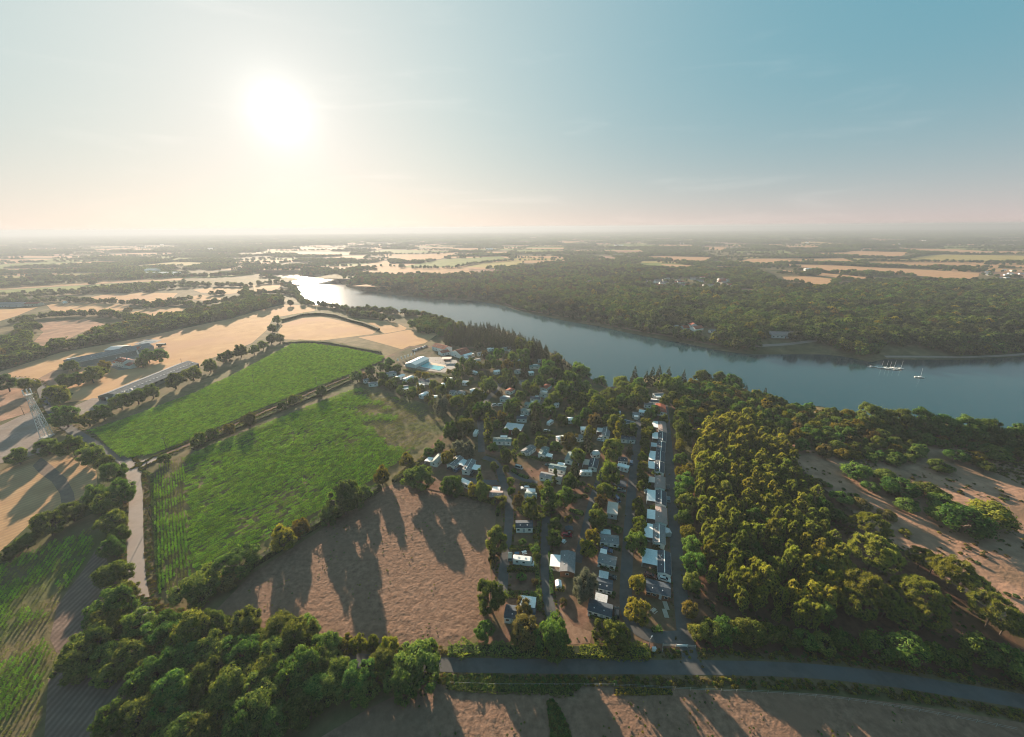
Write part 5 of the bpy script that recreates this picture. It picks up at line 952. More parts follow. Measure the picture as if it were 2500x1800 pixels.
for i, (a, b, rf, aw, am) in enumerate((
  ((1616,1029),(1618,1054),PINKR,(-1,.0,.62,3.6),CANV),((1617,1056),(1617,1076),SLATE,(-1,.0,.8,3.4),CANV),((1615,1079),(1613.5,1101),SLATE,(-1,.15,.6,3.3),CANVG),((1612.5,1102.5),(1611.5,1125),SLATE,(-1,.0,.98,3.6),CANV),((1611,1128),(1610,1152),SLATE,(-1,.0,.75,3.5),CANV),
  ((1612,1163),(1611.5,1191),PINKR,(-1,.1,.6,3.2),CANVP),((1614,1198.5),(1614,1231),SLATE,(-1,.0,.85,4.0),CANV),((1614.5,1238),(1614.5,1276),PINKR,(-1,.25,.85,3.6),CANV),((1609,1281),(1609.5,1325),GREYR,(-1,.0,.8,4.2),CANV),((1621.5,1346),(1622.5,1399),SLATE,(-1,.0,.72,5.6),CANVB))):
    home(a, b, 'white ' + ('dark roofed ' if rf is SLATE else 'pinkish roofed ' if rf is PINKR else 'grey roofed ') + T + nth[i], w=4.3, roof=rf, aw=aw, awm=am, ridge=rf is not PINKR, rail=i == 8, group='terraced homes')
home((1579,1426),(1636,1440),'long brown boarded chalet with dark roof near the entrance', w=5.0, roof=SLATE, wall=WOOD, ridge=False, nwin=4, name='chalet', cat='chalet')
home((1438,1474),(1494,1490),'lowest dark roofed home of the middle row beside a black car', w=4.2, aw=(1, .2, .75, 3.6), awm=CANVG, ridge=False, nwin=4)
home((1456,1420),(1495,1429),'second lowest dark roofed home of the middle row beside the silver tree', w=4.2, aw=(1, .1, .72, 3.8), awm=CANVG, ridge=False, nwin=4)
home((1462,1359),(1504,1370),'grey roofed home of the middle row with a dark blue car behind', w=4.2, roof=GREYR, aw=(1, .0, .4, 3.0), ridge=False)
home((1465,1311),(1510,1317),'grey roofed home of the middle row with pale awning above', w=4.2, roof=GREYR, aw=(1, .05, .6, 3.4), awm=CANVB, ridge=False)
home((1497,1226),(1494.5,1254),'flat roofed pale home with striped awning beside a blue van', w=4.2, roof=CANVP, flat=True, wall=GREYW)
home((1507,1178),(1518,1180),'dark flat roofed cabin above the grey estate car', w=4.5, roof=SLATE, wall=WOOD, flat=True, L=6)
home((1510,1119),(1531,1121),'dark roofed cabin under the large round tree', w=4.0, roof=SLATE, ridge=False)
home((1513,1134),(1531,1139),'white canvas topped caravan beside a dark blue car', w=2.6, roof=CANV, flat=True, L=5.5)
home((1517,1067),(1550,1068.5),'white home with dark roof beside the bright golden tree', w=4.2, aw=(1, .3, .85, 3.0), ridge=False)
home((1452,1120),(1447,1140),'dark roofed home with pointed cream awning above the camper van', w=4.2, aw=(-1, .15, .8, 3.4), awm=CANVP)
home((1482,1043),(1478,1064),'dark roofed home behind two white cars', w=4.2, roof=GREYR, aw=(-1, .1, .6, 3.6), awm=CANVG)
home((1525,1026),(1549,1032),'pale awninged home behind the yellow green row', w=4.2, aw=(-1, .1, .9, 2.6), awm=CANVG)
home((1387,1346),(1385,1395),'brown ended chalet with white awning beside the curved lane', w=5.0, roof=GREYR, wall=WOOD, aw=(-1, .2, .8, 4.0), rail=True, ridge=False, name='chalet', cat='chalet')
home((1234,1490),(1306,1500),'dark blue roofed home with large white flat canopy at the lowest corner', w=4.4, aw=(1, .42, .98, 4.6), ridge=False, nwin=4)
home((1260,1278.5),(1300,1278.5),'blue roofed home behind a thick hedge', w=4.2, ridge=False)
home((1282,1206),(1310,1208),'green grey roofed home with white awning beside a white car', w=4.0, roof=GREENR, aw=(1, .05, .9, 3.2), ridge=False)
home((1196,1203.5),(1226,1205),'brown walled home with pinkish roof at the bare field corner', w=4.2, roof=PINKR, wall=WOOD, aw=(1, .1, .75, 3.6), ridge=False)
home((1320,1156),(1371,1166),'longest white home with grey roof behind the slim poplar', w=4.0, roof=GREYR, wall=WHITE, ridge=False, nwin=4)
home((1342,1136),(1381,1143),'green grey roofed home with white box awning above the longest home', w=4.2, roof=GREENR, aw=(1, .4, .85, 3.2))
home((1279,1103),(1301,1088),'dark roofed home slanting beside the upper hedge', w=4.2, roof=GREYR, ridge=False)
home((1322,1110),(1333,1091),'green roofed home with white front awning in the upper row', w=4.0, roof=GREENR, aw=(-1, .0, .4, 3.6), ridge=False)
home((1388,1123),(1397,1104),'grey green roofed home with pinkish awning under a conifer', w=4.0, roof=GREENR, aw=(-1, .0, .45, 3.4), awm=CANVP, ridge=False)
home((1058,1128),(1078,1109),'green roofed home beside an orange tree at the corn edge', w=4.2, roof=GREENR, aw=(1, .0, .5, 3.6), ridge=False)
home((1099,1135),(1123,1114),'white home with turquoise terrace beside an orange tree', w=4.4, roof=GREYR, aw=(-1, .3, .9, 4.2), awm=CANVB, wall=WHITE)
home((1137,1148),(1152,1122),'grey roofed white home with square awning by the lane island', w=4.2, roof=GREYR, aw=(-1, .2, .65, 4.0))
home((1129,1172),(1142,1178),'white flat topped caravan half hidden by a round oak', w=2.6, roof=CANV, flat=True, L=6)
home((1205,1071.5),(1248,1072.5),'long grey green roofed home before the washroom', w=4.4, roof=GREENR, aw=(1, .35, .75, 3.2), ridge=False, nwin=4)
for a, b, rf, lab, aw in (((1262,1018),(1286,1019),SLATE,'dark roofed home just above the washroom',(1,.3,.7,2.6)),((1275,998),(1294,1003),GREENR,'home third up the stepped row',None),((1283,983),(1301,986),GREENR,'home fourth up the stepped row',(1,.5,.9,3)),((1296,969),(1319,972),SLATE,'dark roofed home fifth up the stepped row',(1,.3,.7,2.6)),
  ((1312,956),(1336,961),GREENR,'turquoise roofed white home sixth up the stepped row',(1,.2,.8,3)),((1346,924),(1371,924),GREYR,'grey roofed home with pale tents under the shore trees',(1,.4,.9,3)),((1293,893),(1317,892),GREENR,'white home with pale awning below the shore conifers',(1,.4,.9,2.6)),((1313,878),(1334,878),PINKR,'low brownish home below the shore conifers',None),
  ((1270,931),(1287,928),SLATE,'dark home with white porch in the middle pitches',(-1,.4,.9,3)),((1222,970),(1243,972),GREYR,'pinkish awninged white home in the middle pitches',(1,.1,.9,3)),((1170,949),(1181,951),PINKR,'white home half hidden by the large round middle tree',(-1,0,.9,3)),((1227,850),(1251,846),GREENR,'green roofed long home below the ridge',None),
  ((1150,880),(1171,876),CANVP,'pale low home beside the halls',None),((1230,880),(1248,877),CANVP,'pinkish awninged home behind a golden tree',None),((1596,962),(1620,961),GREYR,'topmost pale home at the road end',(-1,.0,.5,3)),((1586,977),(1611,979),SLATE,'dark blue roofed home second from the road end',(1,.2,.8,2.4)),((1573,984),(1591,986),GREYR,'low pale home under the dark round tree',None),
  ((943,911),(967,908),GREYR,'pale caravan home nearest the pool hall',(1,.3,.9,3)),((961,924),(985,914),CANV,'white roofed caravan home below the pool hall',None),((987,926),(1006,918),CANV,'white roofed caravan home behind clipped trees',None),((1025,926),(1050,931),SLATE,'dark roofed white caravan home below bright trees',(1,.0,.5,4)),((1027,965),(1042,957),CANV,'white caravan home between golden poplars',None),
  ((975,945),(996,942),GREYR,'brown walled caravan home with white roof lights',(-1,.4,.95,3)),((1067,943),(1084,936),CANV,'thin white caravan home behind a round tree',None),((1119,955),(1133,957),GREYR,'small grey caravan home on the inner lane',None),((1060,968),(1073,966),CANV,'domed pale caravan home above the grey green tree',None),((1082,970),(1096,969),GREYR,'half hidden caravan home above the grey green tree',None),((1128,873),(1141,871),CANV,'white caravan home beside the largest hall canopy',None),((1166,862),(1178,860),GREYR,'grey caravan home under the hall conifers',None),((1190,851),(1204,849),CANV,'white caravan home at the ridge foot',None),((1206,906),(1219,904),CANV,'white caravan home between truck and bare conifer',None),((1130,931),(1143,932),CANV,'white caravan home below the truck trees',None),((1100,954),(1112,956),GREYR,'grey caravan home on the inner lane bend',None),((1150,952),(1160,950),CANV,'white caravan home on the inner lane corner',None),((1262,880),(1275,878),CANV,'white caravan home above the tall conifer',None),((1258,905),(1270,902),GREYR,'grey caravan home left of the tall conifer',None),((1330,1000),(1344,1000),CANV,'white caravan home above the blue camper',None),((1420,1045),(1432,1045),CANV,'white caravan home right of the footpath trees',None),((1408,1066),(1420,1064),GREYR,'grey caravan home before the dark conifer',None),((1350,985),(1362,983),CANV,'white caravan home under the upper gravel trees',None),((1562,1002),(1575,1004),CANV,'white caravan home close to the red chalet',None),((1020,938),(1034,940),CANV,'white caravan home below the clipped trees',None),((1090,922),(1102,924),CANV,'white caravan home beside the playground',None),((1290,909),(1301,907),CANV,'small white caravan home beside the tall conifer',None),((889,927),(898,925),GREYR,'grey caravan home at the very corn corner',None),((1386,1022),(1397,1021),CANV,'white caravan home beside the footpath trees',None),((1362,1068),(1374,1066),CANV,'white caravan home on the small dirt pitch',None),((1447,1105),(1459,1103),CANVG,'pale tent-like caravan home under the conifers',None),((1545,1008),(1562,1010),GREYR,'grey caravan home left of the red chalet',(-1,.2,.8,2.4)),((1500,1004),(1514,1006),CANV,'white caravan home under the cove trees',None),((900,935),(922,933),GREYR,'grey caravan home under olive trees at the corn edge',None)):
    home(a, b, lab, w=4.0, roof=rf, aw=aw, ridge=False, nwin=2, door=False)
home((1326,947),(1340,938),'red roofed cabin in the upper stepped row', w=5, roof=REDR, ridge=False, nwin=2, name='cabin', cat='cabin')
home((1240,954),(1251,948),'red roofed cabin in the middle pitches', w=5, roof=REDR, ridge=False, nwin=2, name='cabin', cat='cabin')
home((1612,986),(1616,1006),'red brown chalet with white gable at the top of the straight road', w=6, roof=REDR, ridge=False, nwin=2, wall=WHITE, name='chalet', cat='chalet')
home((1242,1040),(1268,1043),'flat roofed washroom block with roof lights in the upper campsite', w=8.5, roof=CANVG, wall=WOOD, flat=True, eave=3.2, name='washroom_block', cat='building', L=10.5)
# pool, halls
home((1064,842),(1094,850),'long red roofed hall with white gable behind the pool', w=11, roof=REDR, ridge=False, eave=4.0, rise=2.2, name='hall', cat='building', nwin=4)
home((1112,862),(1138,855),'largest red roofed hall with white canopy beside the pool', w=17, roof=REDR, ridge=False, eave=4.0, rise=3.0, aw=(-1, .1, .95, 5.0), name='hall', cat='building', nwin=4)
home((1074,860),(1093,856),'small red roofed annex between the two halls', w=8, roof=REDR, ridge=False, eave=3.0, rise=1.5, name='hall', cat='building', nwin=3)
c, L0, rz = axis_px((1001,887.5),(1035,871.5), 4.5); r = empty('pool_hall', (c[0], c[1], BZ), rz); tag(r, 'long glazed pool hall with pale ribbed roof beside the swimming pool', 'building'); hl = L0 / 2
MB().box(-hl, hl, -5.5, 5.5, 0, .5).build('plinth', CONC, r)
for j in range(8):
    xa = -hl + 2 * hl * j / 8 + .03; xb = -hl + 2 * hl * (j + 1) / 8 - .03; MB().prism([(-6, 3.3), (0, 4.8), (6, 3.3), (6, 3.42), (0, 4.92), (-6, 3.42)], xa, xb).build('roof_panel', CANV, r)
    for s in (-1, 1): MB().box(xa + .1, xb - .1, s * 5.4 - .04, s * 5.4 + .04, .5, 3.25).build('pane', PALEB, r); MB().box(xa - .08, xa + .06, s * 5.45 - .08, s * 5.45 + .08, .5, 3.3).build('post', TRIM, r)
for s in (-1, 1): MB().quad((s * hl, -5.4, .5), (s * hl, 5.4, .5), (s * hl, 5.4, 3.3), (s * hl, 0, 4.7), (s * hl, -5.4, 3.3)).build('pane', PALEB, r)
POOLW = mat_noise('pool_water', (.16, .50, .56), (.22, .58, .62), scale=.6, detail=3, rough=.08, spec=.5, bump=.15, bscale=1.5)
PAVE = mat_flat('pool_paving', (.26, .245, .23), .85, var=.15); SAND = mat_flat('pool_beach', (.62, .47, .35), .9)
r = empty('swimming_pool', P(1053, 895, BZ)); tag(r, 'turquoise swimming pool with pale beach edge beside the glazed hall', 'pool'); o0 = P(1053, 895, BZ)
def pool_poly(name, px, z, m): V = [tuple(P(u, v, BZ) - o0 + np.array([0, 0, z])) for u, v in px]; return mesh_obj(name, V, [tuple(range(len(V)))][::1], m, r)
pool_poly('terrace', [(985,893),(1030,872),(1075,872),(1115,880),(1118,895),(1085,910),(1040,905)], .02, PAVE)
pool_poly('water', [(1020,894),(1040,885),(1052,885),(1046,890),(1088,896),(1072,905)], .05, POOLW)
pool_poly('beach', [(1052,885),(1092,893),(1088,896),(1046,890)], .06, SAND)
pts = [P(u, v, BZ) - o0 for u, v in ((1020,894),(1072,905),(1088,896))]
for p_, q_ in zip(pts, pts[1:]): MB().tube(tuple(p_ + np.array([0, 0, .12])), tuple(q_ + np.array([0, 0, .12])), .18, n=4).build('coping', TRIM, r)
p_ = P(1091, 881, BZ); r = empty('kiosk', p_); tag(r, 'open pool kiosk with pinkish flat roof', 'kiosk'); MB().box(-4.5, 4.5, -3, 3, 2.7, 2.95).build('roof', CANVP, r)
for sx in (-1, 1):
    for sy in (-1, 1): MB().box(sx * 4.2 - .1, sx * 4.2 + .1, sy * 2.7 - .1, sy * 2.7 + .1, 0, 2.698).build('post', TRIM, r)
MB().box(-3, 3, .5, 1.2, 0, 1.1).build('counter', WOOD, r)
for i, (u, v) in enumerate(((970,884),(979,880),(987.5,877),(995.5,874),(1003,871),(1011,868))):
    p_ = P(u, v, BZ); r = empty('banner', p_, .3); tag(r, ORD[i] + ' white upright banner from the cornfield end of the pool car park', 'banner', 'white banners along the pool car park'); MB().tube((0, 0, 0), (0, 0, 3.8), .05).build('pole', METAL, r); MB().box(.06, 1.3, -.03, .03, .9, 3.7).build('flag', TRIM, r)
# ------------------------------------------------------------------ cars and campers
CARC = {}
def car_parts(colr, van=False):
    k = (colr, van)
    if k in CARC: return CARC[k]
    m = mat_flat('car_paint', colr, .3, spec=.5, var=.06); L = 2.15; hb = 1.9 if van else 1.45
    prof = [(-L, .35), (-L, .8), (-L + .1, .92), (L - .75, .92), (L - .1, .75), (L, .35)]
    top = [(-L + .12, .90), (-L + .45, hb), (L - 1.9, hb), (L - .95, .90)] if not van else [(-L + .05, .90), (-L + .2, hb), (L - 1.0, hb), (L - .35, .90)]
    b = MB(); n = len(prof)
    for s, w_ in ((-1, .86), (1, .86)): b.v += [(x, s * w_, z) for x, z in prof]
    b.f += [tuple(range(n)), tuple(range(n, 2 * n))[::-1]] + [(i, n + i, n + (i + 1) % n, (i + 1) % n) for i in range(n)]
    k0 = len(b.v); b.v += [(x, -.80 if j in (0, 3) else -.64, z) for j, (x, z) in enumerate(top)] + [(x, .80 if j in (0, 3) else .64, z) for j, (x, z) in enumerate(top)]
    b.f += [(k0, k0 + 1, k0 + 2, k0 + 3), (k0 + 7, k0 + 6, k0 + 5, k0 + 4)] + [(k0 + i, k0 + 4 + i, k0 + 4 + (i + 1) % 4, k0 + (i + 1) % 4) for i in range(4)]
    body = mesh_data('body', b.v, b.f, m)
    g = []
    (x0, z0), (x1, z1), (x2, z2), (x3, z3) = top
    def lerp(a, c, t): return tuple(a[i] + (c[i] - a[i]) * t for i in range(3))
    def pane(q, off):
        c = [sum(v[i] for v in q) / 4 for i in range(3)]; V = [tuple(c[i] + (v[i] - c[i]) * .86 + off[i] for i in range(3)) for v in q]; return mesh_data('window', V, [(0, 1, 2, 3)], GLASS)
    for s in (-1, 1): g.append(pane([(x0, s * .80, z0 + .02), (x3, s * .80, z3 + .02), (x2, s * .64, z2), (x1, s * .64, z1)], (0, s * .015, 0)))
    g.append(pane([(x3, -.80, z3), (x3, .80, z3), (x2, .64, z2), (x2, -.64, z2)], (.012, 0, .012))); g.append(pane([(x0, .80, z0), (x0, -.80, z0), (x1, -.64, z1), (x1, .64, z1)], (-.014, 0, .008)))
    w = MB().tube((0, -.11, 0), (0, .11, 0), .32, n=12); wh = mesh_data('wheel', w.v, w.f, TYRE); rm = MB().tube((0, -.118, 0), (0, .118, 0), .19, n=10); rim = mesh_data('rim', rm.v, rm.f, METAL); hl_ = box_me('headlight', .05, .34, .14, TRIM)
    CARC[k] = (body, g, wh, rim, hl_); return CARC[k]
def car(a, b, colr, label, van=False, group=None, sc=1.0):
    p_, q_ = P(*a, BZ), P(*b, BZ); r = empty('parked_van' if van else 'parked_car', (p_[0], p_[1], BZ + .02), math.atan2(q_[1] - p_[1], q_[0] - p_[0])); r.scale = (sc,) * 3; tag(r, label, 'van' if van else 'car', group); body, g, wh, rim, hl_ = car_parts(colr, van)
    put('body', body, (0, 0, 0), r)
    for x in g: put('window', x, (0, 0, 0), r)
    for sx in (-1.32, 1.35):
        for sy in (-.80, .80): w_ = put('wheel', wh, (sx, sy, .32), r); put('rim', rim, (0, 0, 0), w_)
    for sy in (-.58, .58): put('headlight', hl_, (2.13, sy, .58), r)
BLK, WHT, RED, BLU, GRN, SIL = (.02, .024, .028), (.70, .70, .70), (.30, .02, .035), (.03, .07, .14), (.05, .10, .11), (.30, .31, .32)
for a, b, cc, lab, vn in (((1505.5,1499),(1505.5,1480),BLK,'black car beside the lowest dark roofed home',0),((1622,1417),(1632,1420),WHT,'white car in front of the long brown chalet',0),((1588,1408),(1600,1412),(.20,.055,.035),'rust red car behind the russet hedge',0),((1384,1309),(1395,1310),RED,'red car on the bare pitch beside a dark shed',0),((1245.5,1362),(1246,1345),GRN,'dark green car beside the white motorhome',0),
  ((1516,1199),(1528,1201),SIL,'silver estate car on the middle pitch',0),((1507,1222),(1513,1230),BLU,'dark blue van tucked against the flat roofed pale home',1),((1631,1192),(1630,1182),BLK,'black car at the sixth terraced home',0),((1631.5,1222),(1631,1210),(.10,.16,.20),'grey blue car at the seventh terraced home',0),((1541,1132),(1541.5,1124),BLU,'dark blue car at the road edge above the middle pitch',0),
  ((1282,1194),(1272,1194),WHT,'white car above the green grey roofed home',0),((1267,1144),(1277,1147),(.38,.42,.44),'silver camper van with raised roof on the island pitch',1),((1101,1148),(1110,1151),BLK,'black car in front of the turquoise terraced home',0),((1117,1150),(1124,1145),BLU,'blue car next to the turquoise terraced home',0),((1154,1159),(1159,1152),BLK,'black car at the square awning home',0),((1470,1071),(1479,1073),(.5,.52,.53),'pale car behind the white one by the dark conifer',0),
  ((1466,1077),(1475,1079),WHT,'white car beside the dark conifer',0),((1490,1411),(1499,1413),BLK,'dark car under the awning of the second lowest middle home',0),((1482,1346),(1490,1348),BLU,'dark blue car behind the third middle home',0),((1335,1054),(1343,1054),WHT,'white car below the blue tent',0),((1207,992),(1213,991),WHT,'first white van on the shaded pitch',1),((1222,991),(1228,990),WHT,'second white van on the shaded pitch',1),
  ((1132,883),(1138,884),WHT,'white car beside the largest red roofed hall',0),((1340,1139),(1334,1137),GRN,'small dark car at the box awning home',0)):
    car(a, b, cc, lab, bool(vn))
for i in range(9):
    u = 1008 + i * 4.2; v = 858 - i * 1.45; car((u, v), (u + 2, v + 3), (BLK, SIL, WHT, BLU, SIL, BLK, WHT, SIL, BLK)[i], ORD[i] + ' car from the banner end in the pool car park line', group='cars lined up at the pool car park', sc=.95)
def motorhome(a, b, label, L=6.4, cab=True, name='motorhome', cat='motorhome'):
    p_, q_ = P(*a, BZ), P(*b, BZ); r = empty(name, (p_[0], p_[1], BZ), math.atan2(q_[1] - p_[1], q_[0] - p_[0])); tag(r, label, cat); h = L / 2
    if cab:
        MB().prism([(-h, .45), (h - .9, .45), (h - .9, 1.9), (h - .1, 2.15), (h - .2, 2.75), (h - .7, 2.95), (-h + .2, 2.95), (-h, 2.8)], -1.12, 1.12, 'y').build('body', WHITE, r); c_ = MB().prism([(h - .898, .4), (h + .75, .4), (h + .75, 1.0), (h + .2, 1.15), (h - .45, 1.88), (h - .898, 1.88)], -1.0, 1.0, 'y').build('cab', WHITE, r)
        MB().quad((h + .185, -.85, 1.2), (h + .185, .85, 1.2), (h - .37, .85, 1.83), (h - .37, -.85, 1.83)).build('windscreen', GLASS, c_)
    else: MB().prism([(-h, .45), (h, .45), (h + .25, 1.2), (h, 2.5), (h - .4, 2.62), (-h + .3, 2.62), (-h, 2.4)], -1.1, 1.1, 'y').build('body', WHITE, r); MB().tube((h, 0, .5), (h + 1.3, 0, .45), .05).build('drawbar', METAL, r)
    for s in (-1, 1):
        for x in (-h * .55, h * .15): put('window', box_me('window', .9, .05, .55, GLASS), (x, s * (1.12 if cab else 1.1), 1.55), r)
        for x in ((-h * .5, h + .1) if cab else (0,)): MB().tube((x, s * 1.0 - .11, .34), (x, s * 1.0 + .11, .34), .34, n=12).build('wheel', TYRE, r)
    for x in (-h * .4, h * .3): put('skylight', box_me('skylight', .6, .6, .12, CANVG), (x, 0, (2.94 if cab else 2.61)), r)
    put('door', box_me('door', .7, .05, 1.7, TRIM), (-h * .15, -(1.12 if cab else 1.1) - .01, .6), r)
motorhome((1276,1377),(1292,1379),'large white motorhome between two clipped hedges', 7.2)
motorhome((1430,1162),(1420,1162),'white camper with overcab above a golden bush', 6.0)
motorhome((1162,1063),(1158,1070),'white caravan parked alone on the shaded lawn', 5.4, False, 'caravan', 'caravan')
motorhome((1160,915),(1168,918),'white box camper near the hall car park', 6.0)
motorhome((1343,1037),(1350,1032),'pale blue folding camper on the shaded pitch', 5.0, False, 'caravan', 'caravan')
for i, (u, v) in enumerate(((1245,857),(1253,857))):
    p_ = P(u, v, BZ); r = empty('tent', p_); tag(r, ('first', 'second')[i] + ' small white domed tent below the ridge trees', 'tent'); b = MB(); V = []
    for j in range(5):
        a_ = j / 4 * math.pi / 2
        for k in range(10): t = 2 * math.pi * k / 10; V.append((2.0 * math.cos(a_) * math.cos(t), 2.0 * math.cos(a_) * math.sin(t), 1.8 * math.sin(a_)))
    b.v = V; b.f = [(j * 10 + k, j * 10 + (k + 1) % 10, j * 10 + 10 + (k + 1) % 10, j * 10 + 10 + k) for j in range(4) for k in range(10)]; b.build('canopy', CANV, r); MB().quad((-.5, -2.02, .05), (.5, -2.02, .05), (0, -1.55, 1.2)).build('door_flap', CANVG, r)
def shed(u, v, w, l, h, wall, roof, label, rz=0.0, name='garden_shed'):
    p_ = P(u, v, BZ); r = empty(name, p_, rz); tag(r, label, 'shed'); MB().prism([(-w / 2, 0), (w / 2, 0), (w / 2, h), (0, h + .5), (-w / 2, h)], -l / 2, l / 2, 'y').build('wall', wall, r)
    for s in (-1, 1): MB().quad((s * (w / 2 + .12), -l / 2 - .1, h - .04), (s * (w / 2 + .12), l / 2 + .1, h - .04), (0, l / 2 + .1, h + .56), (0, -l / 2 - .1, h + .56)).build('roof_panel', roof, r)
    put('door', box_me('door', .8, .05, 1.6, GREYW), (0, -l / 2 - .02, .05), r)
shed(1363, 1434, 2.0, 2.4, 1.9, WHITE, CANV, 'little white pitched shed beside the curved lane hedge'); shed(1571, 1356, 1.8, 2.6, 1.8, WHITE, SLATE, 'little white shed with dark roof beside the avenue'); shed(1629, 1306, 2.2, 2.6, 2.0, GREYW, CANVG, 'grey storage box between ninth terraced home and the road'); shed(1389, 1300, 3.0, 2.4, 2.0, WOOD, SLATE, 'dark shed behind the red car'); shed(1577, 1202, 1.8, 2.2, 1.8, WHITE, CANV, 'small white shed at the seventh terraced home'); shed(1502, 1186, 1.6, 2.0, 1.5, WHITE, CANV, 'tiny white box above the silver estate car')
for i, (u, v) in enumerate(((1625.5, 1479), (1624.5, 1498))):
    r = empty('wooden_walkway', P(u, v, BZ), 1.5); tag(r, ('upper', 'lower')[i] + ' pale plank walkway lying in the picnic corner by the road', 'walkway')
    for j in range(8): MB().box(-1.6 + j * .4, -1.26 + j * .4, -.75, .75, .12, .18).build('plank', PLANKM, r)
    for s in (-1, 1): MB().box(-1.6, 1.56, s * .6 - .05, s * .6 + .05, .0, .118).build('bearer', DECK, r)
# entrance gate, cabinet, poles
r = empty('entrance_gate', P(1662, 1581, BZ)); tag(r, 'low entrance gate of grey rails with white barrier at the main road', 'gate'); o0 = P(1662, 1581, BZ)
g_ = [P(u, v, BZ) - o0 for u, v in ((1617,1592),(1618,1579),(1650,1580),(1678,1581),(1697,1583))]
for i, p_ in enumerate(g_): MB().box(p_[0] - .09, p_[0] + .09, p_[1] - .09, p_[1] + .09, 0, 1.25).build('post', CONC, r)
for i, (p_, q_) in enumerate(zip(g_, g_[1:])):
    for zz in (.45, .8, 1.1): MB().tube((p_[0], p_[1], zz), (q_[0], q_[1], zz), .06 if i == 2 else .045, n=5).build('rail', TRIM if i == 2 else PLANKM, r)
MB().box(g_[2][0], g_[3][0], g_[2][1] - .2, g_[2][1] - .12, .5, 1.15).build('barrier_panel', TRIM, r)
r = empty('utility_cabinet', P(1596, 1590, BZ)); tag(r, 'white utility cabinet on the verge beside the entrance hedge', 'cabinet'); MB().box(-.55, .55, -.3, .3, 0, 1.35).build('case', WHITE, r); MB().box(-.6, .6, -.36, .36, 1.352, 1.45).build('lid', CANVG, r); put('door', box_me('door', .9, .04, 1.1, TRIM), (0, -.31, .12), r)
def pole(u, v, h, label, lamp=False, cross=True, z=0.02):
    p_ = P(u, v, z); r = empty('utility_pole' if not lamp else 'street_lamp', p_, .8); tag(r, label, 'pole' if not lamp else 'lamp'); MB().tube((0, 0, -.3), (0, 0, h), .16, .09, 8).build('post', BARK if not lamp else METAL, r)
    if lamp: MB().tube((0, 0, h - .1), (.9, 0, h + .1), .05).build('arm', METAL, r); MB().box(.7, 1.3, -.14, .14, h + .05, h + .17).build('lamp_head', CANVG, r)
    elif cross:
        MB().box(-.9, .9, -.05, .05, h - .6, h - .45).build('crossarm', BARK, r)
        for x in (-.8, 0, .8): MB().tube((x, 0, h - .448), (x, 0, h - .2), .05, .04, 6).build('insulator', TRIM, r)
pole(408, 1100, 8.5, 'wooden pole where the track meets the bright corn'); pole(621, 938, 8.5, 'wooden pole standing in the middle of the bright corn'); pole(774, 943, 7.5, 'wooden pole at the track near the campsite'); pole(362, 1143, 7.5, 'wooden pole on the road junction corner'); pole(447, 897, 8.5, 'wooden pole in front of the far end of the long barn'); pole(1583, 1592, 5.5, 'slim lamp post beside the entrance hedge', True); pole(2159, 1610, 4.5, 'leaning pale post on the verge below the pines', cross=False); pole(60, 1014, 7.0, 'wooden pole beside the lattice mast'); pole(371, 1270, 7, 'wooden pole between lane and corn rows', cross=True)
# ------------------------------------------------------------------ farm, mast, boats, far houses
c, L0, rz = axis_px((263.8,959),(459,880.5), 6.6); r = empty('long_barn', (c[0], c[1], 0), rz); tag(r, 'very long low grey barn with white end doors beside the dry field', 'barn'); hl = L0 / 2; hw = 9.0
FIBRE = mat_flat('fibre_cement', (.22, .215, .215), .85, spec=.08, var=.25, vs_=.5); BARNW = mat_flat('dark_green_sheet', (.10, .135, .12), .7); 
MB().prism([(-hw, 0), (hw, 0), (hw, 3.8), (0, 6.3), (-hw, 3.8)], -hl, hl).build('wall', BARNW, r)
for s in (-1, 1):
    n = 16
    for j in range(n):
        xa = -hl - .3 + (2 * hl + .6) * j / n + .02; xb = -hl - .3 + (2 * hl + .6) * (j + 1) / n - .02; MB().quad((xa, s * (hw + .4), 3.76), (xb, s * (hw + .4), 3.76), (xb, s * .05, 6.42), (xa, s * .05, 6.42)).build('roof_panel', FIBRE, r)
for j in range(22): x = -hl + 2 * hl * (j + .5) / 22; s = -1; MB().box(x - .5, x + .5, s * hw * .55 - .7, s * hw * .55 + .7, 4.95, 5.12).build('skylight', CANVG, r)
for j in range(14): x = -hl + 2 * hl * (j + .5) / 14; put('window', box_me('window', 2.6, .08, 1.0, GLASS), (x, -hw - .03, 2.2), r)
MB().box(-hl - .06, -hl + .02, -7.5, -3.0, 0, 3.2).build('door', GLASS, r); MB().box(-hl - .07, -hl + .02, 1.5, 3.2, 0, 3.2).build('door', CANVG, r); MB().box(-hl - .06, -hl + .02, 3.6, 7.6, 0, 3.0).build('door', GLASS, r)
MB().prism([(-.25, 6.38), (0, 6.52), (.25, 6.38)], -hl - .32, hl + .32).build('ridge_cap', CANVG, r)
for i in range(6):
    u, v = 284 + i * 8.2, 979 - i * 3.0; r = empty('silo_bin', P(u, v, .02)); tag(r, ORD[i] + ' pale feed silo from the barn door end along the long barn', 'silo', 'feed silos beside the long barn'); MB().tube((0, 0, 1.2), (0, 0, 4.2), 1.15, n=12).build('drum', METAL, r); MB().tube((0, 0, 4.202), (0, 0, 5.0), 1.18, .2, 12).build('lid', METAL, r); MB().tube((0, 0, .25), (0, 0, 1.198), .3, 1.15, 12).build('hopper', METAL, r)
    for k in range(4): a_ = math.pi / 4 + k * math.pi / 2; MB().box(math.cos(a_) - .06, math.cos(a_) + .06, math.sin(a_) - .06, math.sin(a_) + .06, -.05, 1.3).build('leg', METAL, r)
SHEDW = mat_flat('grey_green_sheet', (.16, .185, .185), .7); 
